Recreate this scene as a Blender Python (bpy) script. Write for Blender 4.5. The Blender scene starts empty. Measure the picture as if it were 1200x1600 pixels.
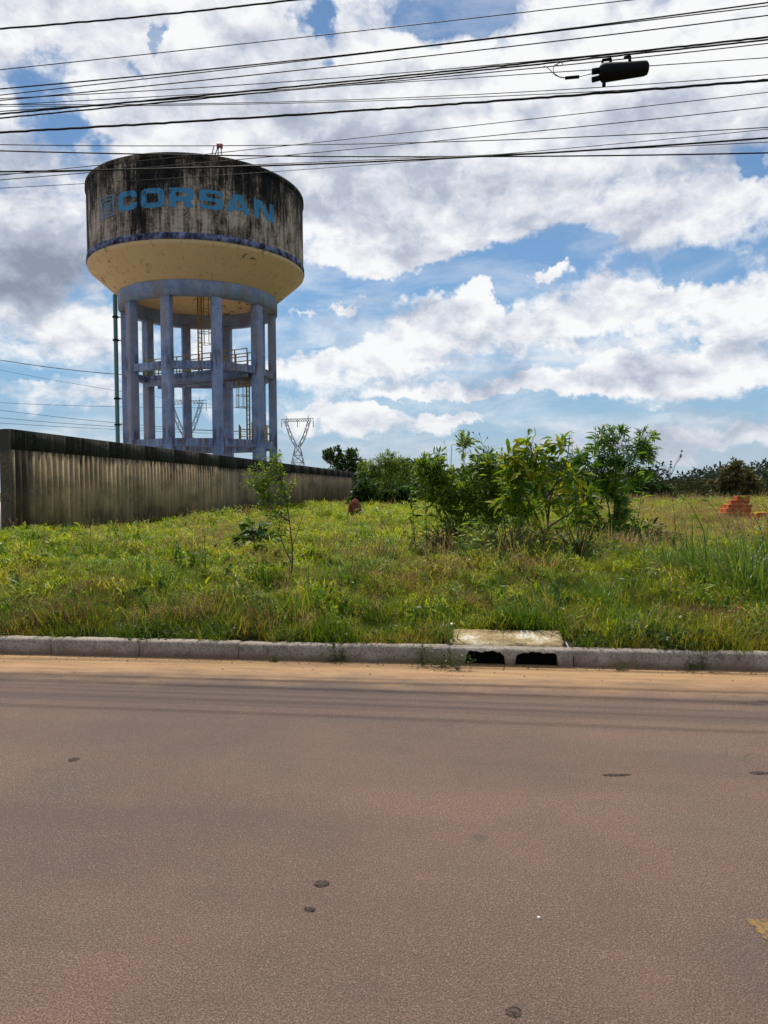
import bpy, math, random
import numpy as np
from mathutils import Vector, Matrix
random.seed(7); RNG = np.random.default_rng(11)
SC = bpy.context.scene
COL = SC.collection
# ------------------------------------------------------------------ camera
F_PX = 1180.0; EYE = 1.6
PITCH = math.radians(1.75); ROLL = math.radians(0.5)
Fv = Vector((0, math.cos(PITCH), -math.sin(PITCH)))
R0 = Vector((1, 0, 0)); U0 = Vector((0, math.sin(PITCH), math.cos(PITCH)))
Rv = R0*math.cos(ROLL) - U0*math.sin(ROLL)
Uv = R0*math.sin(ROLL) + U0*math.cos(ROLL)
cam = bpy.data.cameras.new('camera'); camo = bpy.data.objects.new('camera', cam); COL.objects.link(camo)
cam.sensor_fit = 'VERTICAL'; cam.sensor_height = 36; cam.sensor_width = 27
cam.lens = F_PX/1600*36; cam.clip_start = 0.05; cam.clip_end = 6000
M4 = Matrix.Identity(4)
for i in range(3):
    M4[i][0] = Rv[i]; M4[i][1] = Uv[i]; M4[i][2] = -Fv[i]
M4[2][3] = EYE
camo.matrix_world = M4
SC.camera = camo
def ray(px, py):
    return Fv + Rv*((px-600)/F_PX) + Uv*((800-py)/F_PX)
def at(px, py, Y):
    d = ray(px, py); return Vector((0, 0, EYE)) + d*(Y/d.y)
def azel(px, py):
    d = ray(px, py).normalized(); return math.atan2(d.x, d.y), math.asin(d.z)
# ------------------------------------------------------------------ sun, exposure
SUN_EL = math.radians(60); SUN_AZ = math.radians(-8)      # ahead of the camera, slightly left
sl = bpy.data.lights.new('sun', 'SUN'); so = bpy.data.objects.new('sun', sl); COL.objects.link(so)
sl.energy = 5.0; sl.angle = math.radians(0.55); sl.color = (1.0, 0.95, 0.87)
sdir = Vector((math.sin(SUN_AZ)*math.cos(SUN_EL), math.cos(SUN_AZ)*math.cos(SUN_EL), math.sin(SUN_EL)))
so.rotation_euler = sdir.to_track_quat('Z', 'Y').to_euler(); so.location = (0, 0, 60)
SC.view_settings.view_transform = 'Standard'; SC.view_settings.look = 'None'
SC.view_settings.exposure = -0.12; SC.view_settings.gamma = 1.0; SC.view_settings.use_curve_mapping = False
# ------------------------------------------------------------------ node helper
class NT:
    def __init__(s, tree): s.t = tree
    def node(s, typ, **kw):
        n = s.t.nodes.new(typ)
        for k, v in kw.items(): setattr(n, k, v)
        return n
    def put(s, sock, v):
        if isinstance(v, bpy.types.NodeSocket): s.t.links.new(v, sock)
        elif v is not None: sock.default_value = v
    def m(s, op, a, b=None, c=None, clamp=False):
        n = s.node('ShaderNodeMath', operation=op, use_clamp=clamp)
        s.put(n.inputs[0], a); s.put(n.inputs[1], b); s.put(n.inputs[2], c); return n.outputs[0]
    def vm(s, op, a, b=None, out=0):
        n = s.node('ShaderNodeVectorMath', operation=op); s.put(n.inputs[0], a); s.put(n.inputs[1], b); return n.outputs[out]
    def xyz(s, v):
        n = s.node('ShaderNodeSeparateXYZ'); s.put(n.inputs[0], v); return n.outputs
    def comb(s, x, y, z):
        n = s.node('ShaderNodeCombineXYZ'); s.put(n.inputs[0], x); s.put(n.inputs[1], y); s.put(n.inputs[2], z); return n.outputs[0]
    def noise(s, vec, scale=5, detail=4, rough=.5, dist=0.0, col=False, lac=2.0):
        n = s.node('ShaderNodeTexNoise'); s.put(n.inputs['Vector'], vec); n.inputs['Scale'].default_value = scale
        n.inputs['Detail'].default_value = detail; n.inputs['Roughness'].default_value = rough
        n.inputs['Lacunarity'].default_value = lac; n.inputs['Distortion'].default_value = dist
        return n.outputs['Color' if col else 'Fac']
    def sstep(s, v, lo, hi, a=0.0, b=1.0):
        n = s.node('ShaderNodeMapRange', interpolation_type='SMOOTHSTEP'); s.put(n.inputs[0], v)
        n.inputs[1].default_value = lo; n.inputs[2].default_value = hi; n.inputs[3].default_value = a; n.inputs[4].default_value = b
        return n.outputs[0]
    def mix(s, f, a, b):
        n = s.node('ShaderNodeMix', data_type='RGBA'); s.put(n.inputs[0], f)
        s.put(n.inputs[6], c4(a)); s.put(n.inputs[7], c4(b)); return n.outputs[2]
    def ramp(s, f, stops):
        n = s.node('ShaderNodeValToRGB'); s.put(n.inputs[0], f); e = n.color_ramp.elements
        while len(e) < len(stops): e.new(0.5)
        for el, (p, c) in zip(e, stops): el.position = p; el.color = c4(c)
        return n.outputs[0]
    def mapv(s, vec, scale=(1, 1, 1), loc=(0, 0, 0), rot=(0, 0, 0)):
        n = s.node('ShaderNodeMapping'); s.put(n.inputs[0], vec)
        n.inputs['Location'].default_value = loc; n.inputs['Scale'].default_value = scale; n.inputs['Rotation'].default_value = rot
        return n.outputs[0]
    def bump(s, h, strength=.3, dist=.01):
        n = s.node('ShaderNodeBump'); n.inputs['Strength'].default_value = strength; n.inputs['Distance'].default_value = dist
        s.put(n.inputs['Height'], h); return n.outputs[0]
def c4(c):
    if isinstance(c, bpy.types.NodeSocket): return c
    return tuple(c) + (1,) if len(c) == 3 else tuple(c)
# ------------------------------------------------------------------ sky
W = bpy.data.worlds.new('World'); SC.world = W; W.use_nodes = True
wt = W.node_tree; wt.nodes.clear(); n = NT(wt)
tc = n.node('ShaderNodeTexCoord').outputs['Generated']
D = n.vm('NORMALIZE', tc)
dx, dy, dz = n.xyz(D)
AZ = n.m('ARCTAN2', dx, dy); EL = n.m('ARCSINE', dz)
sky = n.node('ShaderNodeTexSky', sky_type='NISHITA'); sky.sun_disc = False
sky.sun_elevation = SUN_EL; sky.sun_rotation = SUN_AZ; sky.air_density = 1.0; sky.dust_density = 0.2; sky.ozone_density = 1.3
warpA = n.vm('SUBTRACT', n.noise(D, 7.0, 5, .6, col=True), (.5, .5, .5))
warpB = n.vm('SUBTRACT', n.noise(D, 26.0, 6, .65, col=True), (.5, .5, .5))
wx, wy, wz = n.xyz(n.vm('ADD', warpA, n.vm('MULTIPLY', warpB, (.42, .5, .5))))
AZw = n.m('ADD', AZ, n.m('MULTIPLY', wx, .16)); ELw = n.m('ADD', EL, n.m('MULTIPLY', wy, .09))
def gauss(px, py, rx, ry, tilt=0):
    a0, e0 = azel(px, py)
    u = n.m('MULTIPLY', n.m('SUBTRACT', AZw, a0), F_PX/rx)
    v = n.m('MULTIPLY', n.m('SUBTRACT', ELw, e0), F_PX/ry)
    if tilt: v = n.m('SUBTRACT', v, n.m('MULTIPLY', u, tilt*rx/ry))
    r2 = n.m('ADD', n.m('MULTIPLY', u, u), n.m('MULTIPLY', v, v))
    return n.m('EXPONENT', n.m('MULTIPLY', r2, -1.0))
def gsum(lst):
    acc = None
    for (px, py, rx, ry, w, *t) in lst:
        g = n.m('MULTIPLY', gauss(px, py, rx, ry, *(t or [0])), w)
        acc = g if acc is None else n.m('ADD', acc, g)
    return acc
cover = gsum([
    # upper cloud mass
    (150, 60, 300, 110, .50), (430, 150, 240, 110, .40), (900, 180, 400, 100, .70), (620, 320, 230, 80, .75), (350, 230, 300, 70, .35),
    (1080, 345, 170, 50, .75), (560, 405, 130, 26, .60), (40, 400, 120, 85, .95), (120, 520, 90, 32, .60), (720, 385, 90, 16, .45, .2),
    # cumulus band
    (680, 520, 95, 48, 1.15, .08), (600, 560, 60, 26, .6), (740, 480, 45, 30, .7), (915, 500, 100, 42, 1.10, .18), (1005, 462, 60, 24, .8), (1165, 480, 70, 58, 1.2),
    (860, 604, 260, 15, 1.05), (1080, 590, 110, 34, .8), (470, 570, 90, 26, .8), (545, 645, 70, 22, 1.15), (712, 652, 55, 14, 1.25), (1000, 570, 70, 26, .5),
    (110, 605, 150, 40, .6), (960, 690, 200, 14, .6), (540, 488, 26, 9, .95), (870, 428, 20, 9, 1.0), (330, 520, 60, 60, .5), (485, 498, 26, 7, .7), (1130, 690, 120, 20, .6),
    # clear blue patches
    (80, 150, 75, 48, -.80, .1), (120, 205, 45, 24, -.55), (247, 65, 16, 34, -.75), (508, 28, 28, 26, -1.0), (505, 95, 28, 14, -.7), (695, 14, 60, 26, -1.0), (470, 50, 14, 40, -.3), (400, 110, 120, 12, -.2),
    (728, 262, 14, 22, -.75), (1160, 280, 20, 15, -.85), (215, 120, 10, 30, -.6),
    (840, 408, 110, 24, -.75, .12), (900, 375, 60, 20, -.35), (640, 445, 110, 14, -.55, .1), (480, 470, 55, 24, -.55), (620, 626, 100, 8, -.6), (820, 650, 70, 22, -.5),
    (1090, 428, 70, 16, -.65, .1), (60, 575, 80, 9, -.5), (800, 470, 14, 40, -.5), (1085, 545, 20, 20, -.3), (500, 525, 26, 18, -.5), (930, 650, 200, 8, -.35), (980, 545, 40, 12, -.3)])
Dm = n.vm('MULTIPLY', n.vm('ADD', D, n.vm('MULTIPLY', warpA, (.05, .05, .04))), (1.0, 1.0, 1.6))
def field(off, det=10):
    p = n.vm('ADD', Dm, (0, 0, off)) if off else Dm
    big = n.noise(p, 6.5, det, .58); fine = n.noise(n.vm('ADD', p, (3.1, 1.7, .4)), 20.0, det, .62)
    return n.m('ADD', big, n.m('MULTIPLY', fine, .28)), n.m('ADD', n.m('MULTIPLY', n.m('SUBTRACT', big, .5), 1.2), n.m('MULTIPLY', n.m('SUBTRACT', fine, .5), 1.0))
n1, f0 = field(0); n1u, f1 = field(.034, 8)
base_cov = n.sstep(EL, .28, .46, -.24, .10)
dens = n.m('ADD', n.m('ADD', cover, f0), base_cov)
mask = n.sstep(dens, -.10, .36)
lit = n.m('MULTIPLY', n.m('SUBTRACT', n1, n1u), 2.2)
grey = gsum([(50, 415, 120, 60, .85), (700, 585, 120, 20, .42), (930, 548, 120, 18, .30), (780, 345, 300, 50, .24), (1100, 250, 160, 50, .26),
             (1160, 545, 90, 30, .32), (330, 110, 260, 60, .16), (560, 250, 160, 60, .22), (90, 250, 90, 60, .30), (980, 350, 190, 30, .22), (150, 640, 180, 30, .22), (1050, 690, 260, 36, .38)])
thick = n.m('ADD', n.sstep(dens, .35, 1.5, .06, .24), n.m('MULTIPLY', n.m('SUBTRACT', n1u, .64), .55))
shade = n.m('SUBTRACT', n.m('ADD', thick, grey), lit, clamp=True)
ccol = n.ramp(shade, [(0.0, (1.06, 1.06, 1.06)), (.20, (.86, .88, .94)), (.5, (.55, .60, .71)), (1.0, (.30, .34, .44))])
lowhaze = n.sstep(EL, 0.0, .12, 1, 0.0)
ccol = n.mix(n.m('MULTIPLY', lowhaze, .6), ccol, (.60, .66, .76))
bg1 = n.node('ShaderNodeBackground'); low = n.sstep(EL, .0, .30, .92, 0.0)
air = n.mix(n.sstep(EL, .0, .16), (4.2, 5.3, 6.4), (2.2, 4.2, 6.5))
n.put(bg1.inputs[0], n.mix(low, n.vm('MULTIPLY', sky.outputs[0], (.67, .84, .93)), air)); bg1.inputs[1].default_value = .112
bg2 = n.node('ShaderNodeBackground'); n.put(bg2.inputs[0], ccol); bg2.inputs[1].default_value = 1.0
hz = n.sstep(EL, -.02, .05, .5, .0)
veil = n.m('MULTIPLY', n.sstep(n.noise(n.vm('MULTIPLY', D, (1, 1, 3.2)), 4.5, 8, .6, .4), (.44), .68, 0, .68), n.sstep(EL, .30, .16, .55, 1))
mask2 = n.m('MAXIMUM', n.m('MAXIMUM', n.m('MULTIPLY', mask, .97), veil), hz)
below = n.sstep(EL, -.03, 0.0, 0.0, 1.0)
mxs = n.node('ShaderNodeMixShader'); n.put(mxs.inputs[0], n.m('MULTIPLY', mask2, 1.0))
wt.links.new(bg1.outputs[0], mxs.inputs[1]); wt.links.new(bg2.outputs[0], mxs.inputs[2])
wo = n.node('ShaderNodeOutputWorld'); wt.links.new(mxs.outputs[0], wo.inputs[0])
W.cycles.sampling_method = 'MANUAL'; W.cycles.sample_map_resolution = 1024
SC.cycles.max_bounces = 6; SC.cycles.transparent_max_bounces = 4
# ------------------------------------------------------------------ materials
def mat(name, fn, rough=.85, spec=.3, transl=0.0):
    m = bpy.data.materials.new(name); m.use_nodes = True; t = m.node_tree; t.nodes.clear(); n = NT(t)
    out = n.node('ShaderNodeOutputMaterial'); p = n.node('ShaderNodeBsdfPrincipled')
    p.inputs['Roughness'].default_value = rough; p.inputs['Specular IOR Level'].default_value = spec
    r = fn(n); col, nor, rg = (r + (None, None))[:3] if isinstance(r, tuple) else (r, None, None)
    n.put(p.inputs['Base Color'], c4(col))
    if nor is not None: n.put(p.inputs['Normal'], nor)
    if rg is not None: n.put(p.inputs['Roughness'], rg)
    if transl:
        tr = n.node('ShaderNodeBsdfTranslucent'); n.put(tr.inputs[0], n.mix(.5, col, n.vm('MULTIPLY', c4(col) if not isinstance(col, bpy.types.NodeSocket) else col, (1.3, 1.25, .5))))
        mx = n.node('ShaderNodeMixShader'); mx.inputs[0].default_value = transl
        t.links.new(p.outputs[0], mx.inputs[1]); t.links.new(tr.outputs[0], mx.inputs[2]); t.links.new(mx.outputs[0], out.inputs[0])
    else: t.links.new(p.outputs[0], out.inputs[0])
    return m
def OBJ(n): return n.node('ShaderNodeTexCoord').outputs['Object']
def POS(n): return n.node('ShaderNodeNewGeometry').outputs['Position']
def plain(name, c, rough=.6, spec=.4, var=.25, sc=6):
    return mat(name, lambda n: n.mix(n.m('MULTIPLY', n.noise(OBJ(n), sc, 5, .6), var), c, tuple(x*.35 for x in c)), rough, spec)
KS = Vector((1, -.14, 0)).normalized(); KT = Vector((.14, 1, 0)).normalized()   # along / away from the kerb
K0 = Vector((0, 6.92, 0))
def KP(s, t, z=0): 
    v = K0 + KS*s + KT*t; return Vector((v.x, v.y, z))
def kst(n):   # kerb coordinates in a shader
    p = n.vm('SUBTRACT', POS(n), tuple(K0))
    return n.vm('DOT_PRODUCT', p, tuple(KS), out=1), n.vm('DOT_PRODUCT', p, tuple(KT), out=1)
def road_fn(n):
    P = POS(n); s, t = kst(n)
    fine = n.noise(P, 150, 3, .7); mid = n.noise(P, 9, 4, .6); big = n.noise(P, .9, 4, .55); 
    vor = n.node('ShaderNodeTexVoronoi'); n.put(vor.inputs['Vector'], P); vor.inputs['Scale'].default_value = 120
    agg = vor.outputs['Color']; ag = n.xyz(agg)[0]; agd = vor.outputs['Distance']
    c = n.ramp(big, [(.3, (.165, .104, .072)), (.5, (.228, .126, .085)), (.7, (.178, .124, .086))])
    c = n.mix(n.sstep(n.noise(n.mapv(P, (1, 1, 1), (5, 3, 0)), .35, 3, .5), .42, .62, 0, .5), c, (.092, .064, .050))
    c = n.mix(n.sstep(fine, .40, .60, 0, .85), c, (.048, .034, .027))
    # pale aggregate grains
    grain = n.m('MULTIPLY', n.sstep(ag, .55, .95), n.sstep(agd, .15, .55, 1, 0))
    c = n.mix(n.m('MULTIPLY', grain, .48), c, (.38, .285, .21))
    dark = n.m('MULTIPLY', n.sstep(ag, .10, .18, 1, 0), n.sstep(agd, .2, .5, 1, 0))
    c = n.mix(n.m('MULTIPLY', dark, .75), c, (.045, .035, .032))
    # streaks along the driving direction
    st = n.comb(n.m('MULTIPLY', s, .10), n.m('MULTIPLY', t, 5.5), 0.0)
    sn = n.noise(st, 1.4, 5, .6)
    near_k = n.m('MULTIPLY', n.sstep(t, -2.6, -.9), n.sstep(t, -.45, -.2, 1, 0))
    c = n.mix(n.m('MULTIPLY', n.m('MULTIPLY', near_k, n.sstep(sn, .48, .62)), .38), c, (.075, .058, .055))
    tone = n.noise(n.comb(n.m('MULTIPLY', s, .12), n.m('MULTIPLY', t, 1.1), 0.0), 1.0, 6, .6)
    c = n.mix(n.sstep(tone, .36, .60, .38, 0), c, (.070, .050, .043))
    bl = n.node('ShaderNodeTexVoronoi'); n.put(bl.inputs['Vector'], n.vm('ADD', P, n.vm('MULTIPLY', n.noise(P, 14, 4, .6, col=True), (.05, .05, 0)))); bl.inputs['Scale'].default_value = 1.7
    sp = n.m('MULTIPLY', n.sstep(bl.outputs['Distance'], .05, .09, 1, 0), n.sstep(n.xyz(bl.outputs['Color'])[1], .55, .6))
    c = n.mix(n.m('MULTIPLY', sp, .45), c, (.05, .04, .036))
    st2 = n.noise(n.mapv(P, (1, 1, 1), (9, 2, 0)), 1.8, 7, .68)
    c = n.mix(n.sstep(st2, .56, .66, 0, .13), c, (.20, .115, .070))
    c = n.mix(n.sstep(st2, .40, .33, 0, .30), c, (.075, .060, .055))
    # polished wheel track
    # reddish-ochre dust washed to the gutter
    edge = n.m('ADD', t, n.m('MULTIPLY', n.m('SUBTRACT', n.noise(n.comb(n.m('MULTIPLY', s, .6), t, 0.0), 2.4, 8, .68), .5), 1.3))
    dust = n.sstep(edge, -1.05, -.25, 0, .93)
    dcol = n.ramp(n.noise(n.comb(n.m('MULTIPLY', s, .5), n.m('MULTIPLY', t, 6), 0.0), 2, 6, .65), [(.3, (.28, .155, .070)), (.7, (.45, .275, .120))])
    c = n.mix(n.m('MULTIPLY', dust, n.sstep(mid, .22, .5, .72, 1)), c, dcol)
    # fine crack net left in the far lane
    cv = n.node('ShaderNodeTexVoronoi', feature='DISTANCE_TO_EDGE'); n.put(cv.inputs['Vector'], n.vm('ADD', P, n.vm('MULTIPLY', n.noise(P, 6, 3, .6, col=True), (.12, .12, 0)))); cv.inputs['Scale'].default_value = 3.4
    crk = n.m('MULTIPLY', n.sstep(cv.outputs[0], .004, .016, 1, 0), n.sstep(n.noise(P, .55, 2, .5), .50, .60))
    c = n.mix(n.m('MULTIPLY', n.m('MULTIPLY', crk, n.sstep(t, -3.2, -2.2, 0, .35)), n.sstep(t, -.9, -.6, 1, 0)), c, (.05, .04, .035))
    h = n.m('ADD', n.m('MULTIPLY', agd, -.7), n.m('MULTIPLY', fine, .5))
    return c, n.bump(h, .55, .006), n.sstep(fine, .3, .7, .72, .95)
M = {}
M['road'] = mat('worn_asphalt', road_fn, .85, .35)
def ground_fn(n):
    P = POS(n); s, t = kst(n)
    a = n.noise(P, .35, 4, .6); b = n.noise(P, 5, 5, .65); f = n.noise(P, 40, 4, .7)
    c = n.ramp(b, [(.3, (.030, .040, .012)), (.5, (.075, .085, .022)), (.7, (.14, .125, .045))])
    x = n.xyz(P)
    c = n.mix(n.m('MULTIPLY', n.sstep(a, .45, .62), n.sstep(t, 6, 16, .25, .9)), c, (.20, .16, .07))
    c = n.mix(n.sstep(f, .4, .65, .0, .55), c, (.022, .028, .010))
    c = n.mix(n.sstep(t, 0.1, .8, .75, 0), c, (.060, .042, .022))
    return c, n.bump(n.m('ADD', f, b), .8, .05)
M['ground'] = mat('field_soil', ground_fn, .95, .1)
def kerb_fn(n):
    P = POS(n); b = n.noise(P, 3, 6, .65); f = n.noise(P, 45, 5, .7); z = n.xyz(P)[2]
    c = n.ramp(b, [(.3, (.25, .205, .155)), (.55, (.38, .325, .26)), (.75, (.48, .42, .34))])
    c = n.mix(n.sstep(f, .46, .62, 0, .7), c, (.16, .13, .10))
    c = n.mix(n.sstep(n.m('ADD', z, n.m('MULTIPLY', b, .10)), .06, .13, .75, 0), c, (.20, .125, .075))
    c = n.mix(n.m('MULTIPLY', n.sstep(n.noise(P, 7, 6, .7), .56, .66, 0, .5), 1.0), c, (.07, .065, .05))
    return c, n.bump(n.m('ADD', n.m('MULTIPLY', f, .6), n.noise(P, 14, 4, .6)), .55, .012)
M['kerb'] = mat('kerb_concrete', kerb_fn, .9, .2)
def slab_fn(n):
    P = POS(n); b = n.noise(P, 4, 6, .6); f = n.noise(P, 40, 5, .7)
    c = n.ramp(b, [(.40, (.26, .185, .085)), (.52, (.42, .32, .17)), (.62, (.62, .56, .43))])
    c = n.mix(n.sstep(f, .48, .62, 0, .7), c, (.15, .12, .07))
    c = n.mix(n.sstep(n.noise(P, 2.2, 8, .7, 1.2), .60, .64, 0, .8), c, (.07, .06, .04))
    return c, n.bump(n.m('ADD', f, b), .6, .015)
M['slab'] = mat('drain_slab_concrete', slab_fn, .9, .2)
M['pit'] = plain('drain_pit_dark', (.030, .024, .018), .95, .1)  # near-black colour carries the shade inside the drain chamber
def tank_fn(n, wear=False):
    O = OBJ(n)
    S = n.mapv(O, (1.2, 1.2, .22)); s1 = n.noise(S, 1.4, 9, .72); s2 = n.noise(n.mapv(O, (4, 4, .30), (3, 1, 2)), 2.1, 6, .65); bl = n.noise(O, .55, 6, .65); f = n.noise(O, 7, 6, .7)
    z = n.xyz(O)[2]
    topd = n.sstep(z, 16.6, 20.6, -.10, .13)
    v = n.m('ADD', n.m('ADD', n.m('MULTIPLY', s1, .9), n.m('MULTIPLY', s2, .55)), n.m('ADD', n.m('MULTIPLY', bl, .65), n.m('MULTIPLY', f, .45)))
    v = n.m('SUBTRACT', v, .205)
    v = n.m('SUBTRACT', n.m('ADD', v, n.m('MULTIPLY', n.m('SUBTRACT', n.noise(n.mapv(O, (1, 1, .45)), .42, 3, .55), .5), .75)), topd)
    c = n.ramp(n.m('MULTIPLY', v, .5), [(.44, (.013, .012, .013)), (.50, (.040, .034, .030)), (.535, (.12, .09, .07)), (.575, (.27, .205, .155)), (.64, (.55, .43, .33))])
    return c, v, f
def tank_mat(n):
    c, v, f = tank_fn(n); O = OBJ(n); z = n.xyz(O)[2]
    # faint pour lines
    w = n.sstep(n.m('ABSOLUTE', n.m('SUBTRACT', n.m('FRACT', n.m('MULTIPLY', z, .95)), .5)), .0, .03, .45, 0)
    c = n.mix(w, c, (.03, .028, .025))
    return c, n.bump(n.m('ADD', v, f), .5, .03)
M['tank'] = mat('mouldy_concrete', tank_mat, .95, .15)
def letter_mat(n):
    c, v, f = tank_fn(n)
    k = n.sstep(n.m('ADD', v, n.m('MULTIPLY', f, .5)), 1.12, 1.28, .45, .97)
    b = n.mix(n.noise(OBJ(n), 2.5, 5, .6), (.04, .22, .42), (.11, .34, .55))
    return n.mix(k, c, b)
M['letter'] = mat('faded_blue_paint', letter_mat, .8, .2)
def logo_mat(n):
    c, v, f = tank_fn(n)
    return n.mix(n.sstep(n.noise(OBJ(n), 5, 5, .7), .35, .6, .55, .95), c, (.17, .29, .40))
M['logo'] = mat('faded_logo_paint', logo_mat, .8, .2)
def cream_fn(n):
    O = OBJ(n); b = n.noise(O, .8, 6, .6); st = n.noise(n.mapv(O, (1.6, 1.6, .25)), 2, 7, .7); cr = n.noise(O, 1.1, 10, .75, 1.5)
    c = n.mix(b, (.80, .51, .245), (.86, .60, .33))
    c = n.mix(n.sstep(st, .54, .72, 0, .55), c, (.22, .16, .10))
    c = n.mix(n.m('MULTIPLY', n.sstep(n.noise(O, 2.2, 8, .7, .8), .56, .60), n.sstep(n.noise(n.mapv(O, (1, 1, 1), (2, 7, 1)), .30, 2, .5), .46, .56)), c, (.07, .06, .035))
    return c, n.bump(b, .2, .02)
M['cream'] = mat('cream_paint', cream_fn, .8, .25)
def lav_fn(n):
    O = OBJ(n); b = n.noise(O, 1.2, 6, .6); st = n.noise(n.mapv(O, (3, 3, .35)), 1.7, 8, .7); f = n.noise(O, 9, 5, .7)
    c = n.ramp(b, [(.3, (.20, .26, .43)), (.5, (.29, .36, .55)), (.7, (.43, .48, .62))])
    c = n.mix(n.sstep(st, .50, .64, 0, .65), c, (.30, .25, .24))
    c = n.mix(n.sstep(n.noise(n.mapv(O, (1, 1, .3), (4, 1, 0)), .55, 3, .5), .52, .60, 0, .6), c, (.34, .28, .27))
    z = n.xyz(O)[2]
    grime = n.m('ADD', n.sstep(n.m('ABSOLUTE', n.m('SUBTRACT', z, 9.3)), .2, .9, 1, 0), n.sstep(n.m('ABSOLUTE', n.m('SUBTRACT', z, 4.6)), .2, .8, 1, 0))
    c = n.mix(n.m('MULTIPLY', n.m('MULTIPLY', grime, n.sstep(st, .40, .60)), .75), c, (.075, .065, .07))
    c = n.mix(n.sstep(f, .56, .68, 0, .75), c, (.08, .075, .09))
    return c, n.bump(f, .3, .015)
M['lav'] = mat('lavender_blue_paint', lav_fn, .8, .25)
def trim_fn(n):
    O = OBJ(n); s = n.noise(n.mapv(O, (1.4, 1.4, 1.2)), 1.8, 8, .7)
    return n.ramp(s, [(.38, (.018, .018, .028)), (.48, (.08, .085, .15)), (.60, (.24, .27, .44))])
M['trim'] = mat('mouldy_blue_trim', trim_fn, .9, .2)
M['yellow'] = plain('yellow_steel_paint', (.60, .36, .035), .5, .4, .6, 12)
M['pipe'] = plain('green_pipe_paint', (.14, .31, .28), .5, .4, .5, 2)
M['black'] = plain('black_plastic', (.006, .006, .007), .7, .2, .2)
M['cable'] = plain('cable_rubber', (.012, .012, .014), .6, .3, .1)
M['steel'] = plain('galvanised_steel', (.30, .31, .33), .5, .5, .2)
M['red'] = plain('red_lamp_glass', (.45, .03, .02), .3, .5, .1)
def wall_fn(n):
    P = POS(n); z = n.xyz(P)[2]
    al = n.vm('DOT_PRODUCT', P, (.127, .992, 0), out=1)
    oi = n.node('ShaderNodeObjectInfo').outputs['Random']
    st = n.noise(n.comb(n.m('MULTIPLY', al, 6), 0.0, n.m('MULTIPLY', z, .5)), 1.3, 8, .7)
    b = n.noise(n.comb(al, 0.0, n.m('MULTIPLY', z, .5)), 1.1, 5, .6); f = n.noise(P, 14, 6, .7)
    c = n.ramp(b, [(.3, (.32, .215, .105)), (.5, (.49, .345, .18)), (.7, (.66, .48, .28))])
    c = n.mix(n.m('MULTIPLY', oi, .45), c, (.15, .13, .09))
    c = n.mix(n.sstep(st, .47, .68, 0, .58), c, (.07, .052, .03))
    c = n.mix(n.sstep(f, .5, .72, 0, .5), c, (.08, .07, .045))
    big = n.noise(n.comb(n.m('MULTIPLY', al, .45), 0.0, n.m('MULTIPLY', z, .9)), 1.0, 5, .6)
    c = n.mix(n.sstep(big, .48, .66, 0, .6), c, (.085, .065, .045))
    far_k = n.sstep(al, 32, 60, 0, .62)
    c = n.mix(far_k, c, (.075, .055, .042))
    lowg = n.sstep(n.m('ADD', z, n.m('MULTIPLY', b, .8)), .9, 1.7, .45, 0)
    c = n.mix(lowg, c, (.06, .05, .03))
    e = n.m('ADD', z, n.m('MULTIPLY', n.m('SUBTRACT', st, .5), 1.5))
    c = n.mix(n.sstep(e, 2.42, 2.66, 0, .9), c, (.020, .018, .015))
    dark = n.sstep(n.m('ABSOLUTE', n.m('SUBTRACT', al, 18.30)), .24, .34, .88, 0)     # soaked strip two ribs wide
    c = n.mix(n.m('MULTIPLY', n.sstep(al, 17.80, 18.05, .9, 0), n.sstep(f, .3, .6, .6, 1)), c, (.075, .065, .05))
    c = n.mix(n.m('MULTIPLY', dark, n.sstep(z, .3, 2.3, .6, 1)), c, (.022, .018, .012))
    return c, n.bump(n.m('ADD', f, st), .5, .02)
M['wall'] = mat('ribbed_wall_concrete', wall_fn, .92, .2)
def coping_fn(n):
    P = POS(n); z = n.xyz(P)[2]; al = n.vm('DOT_PRODUCT', P, (.127, .992, 0), out=1)
    st = n.noise(n.comb(n.m('MULTIPLY', al, 7), 0.0, n.m('MULTIPLY', z, .25)), 1.5, 7, .72); f = n.noise(P, 12, 6, .7)
    c = n.ramp(n.m('ADD', n.m('MULTIPLY', st, .7), n.m('MULTIPLY', f, .3)), [(.42, (.012, .011, .010)), (.52, (.032, .029, .024)), (.62, (.15, .13, .10))])
    return c, n.bump(f, .4, .02)
M['coping'] = mat('mouldy_coping', coping_fn, .95, .15)
M['brick'] = mat('clay_brick', lambda n: (n.mix(n.noise(OBJ(n), 6, 5, .6), n.mix(n.node('ShaderNodeObjectInfo').outputs['Random'], (.80, .28, .10), (.64, .19, .075)), (.66, .23, .10)), n.bump(n.noise(OBJ(n), 60, 4, .6), .3, .005)), .85, .2)
M['mound'] = mat('termite_clay', lambda n: (n.ramp(n.noise(OBJ(n), 6, 6, .7), [(.3, (.06, .022, .013)), (.7, (.26, .085, .045))]), n.bump(n.noise(OBJ(n), 12, 6, .7), .8, .04)), .95, .1)
M['bark'] = mat('bark', lambda n: (n.ramp(n.noise(n.mapv(OBJ(n), (6, 6, 1.5)), 4, 6, .7), [(.3, (.045, .032, .022)), (.7, (.16, .12, .085))])), .9, .2)
M['stem_green'] = plain('green_stem', (.10, .14, .045), .7, .3, .6)
M['dry'] = mat('dry_stem', lambda n: n.mix(n.noise(POS(n), 3, 3, .5), (.16, .105, .055), (.34, .26, .14)), .9, .1, .2)
M['yellowpaint'] = mat('worn_yellow_road_paint', lambda n: (n.mix(n.sstep(n.noise(POS(n), 60, 5, .7), .42, .58), (.27, .165, .045), (.12, .085, .055)), n.bump(n.noise(POS(n), 120, 3, .6), .4, .004)), .85, .2)
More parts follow.
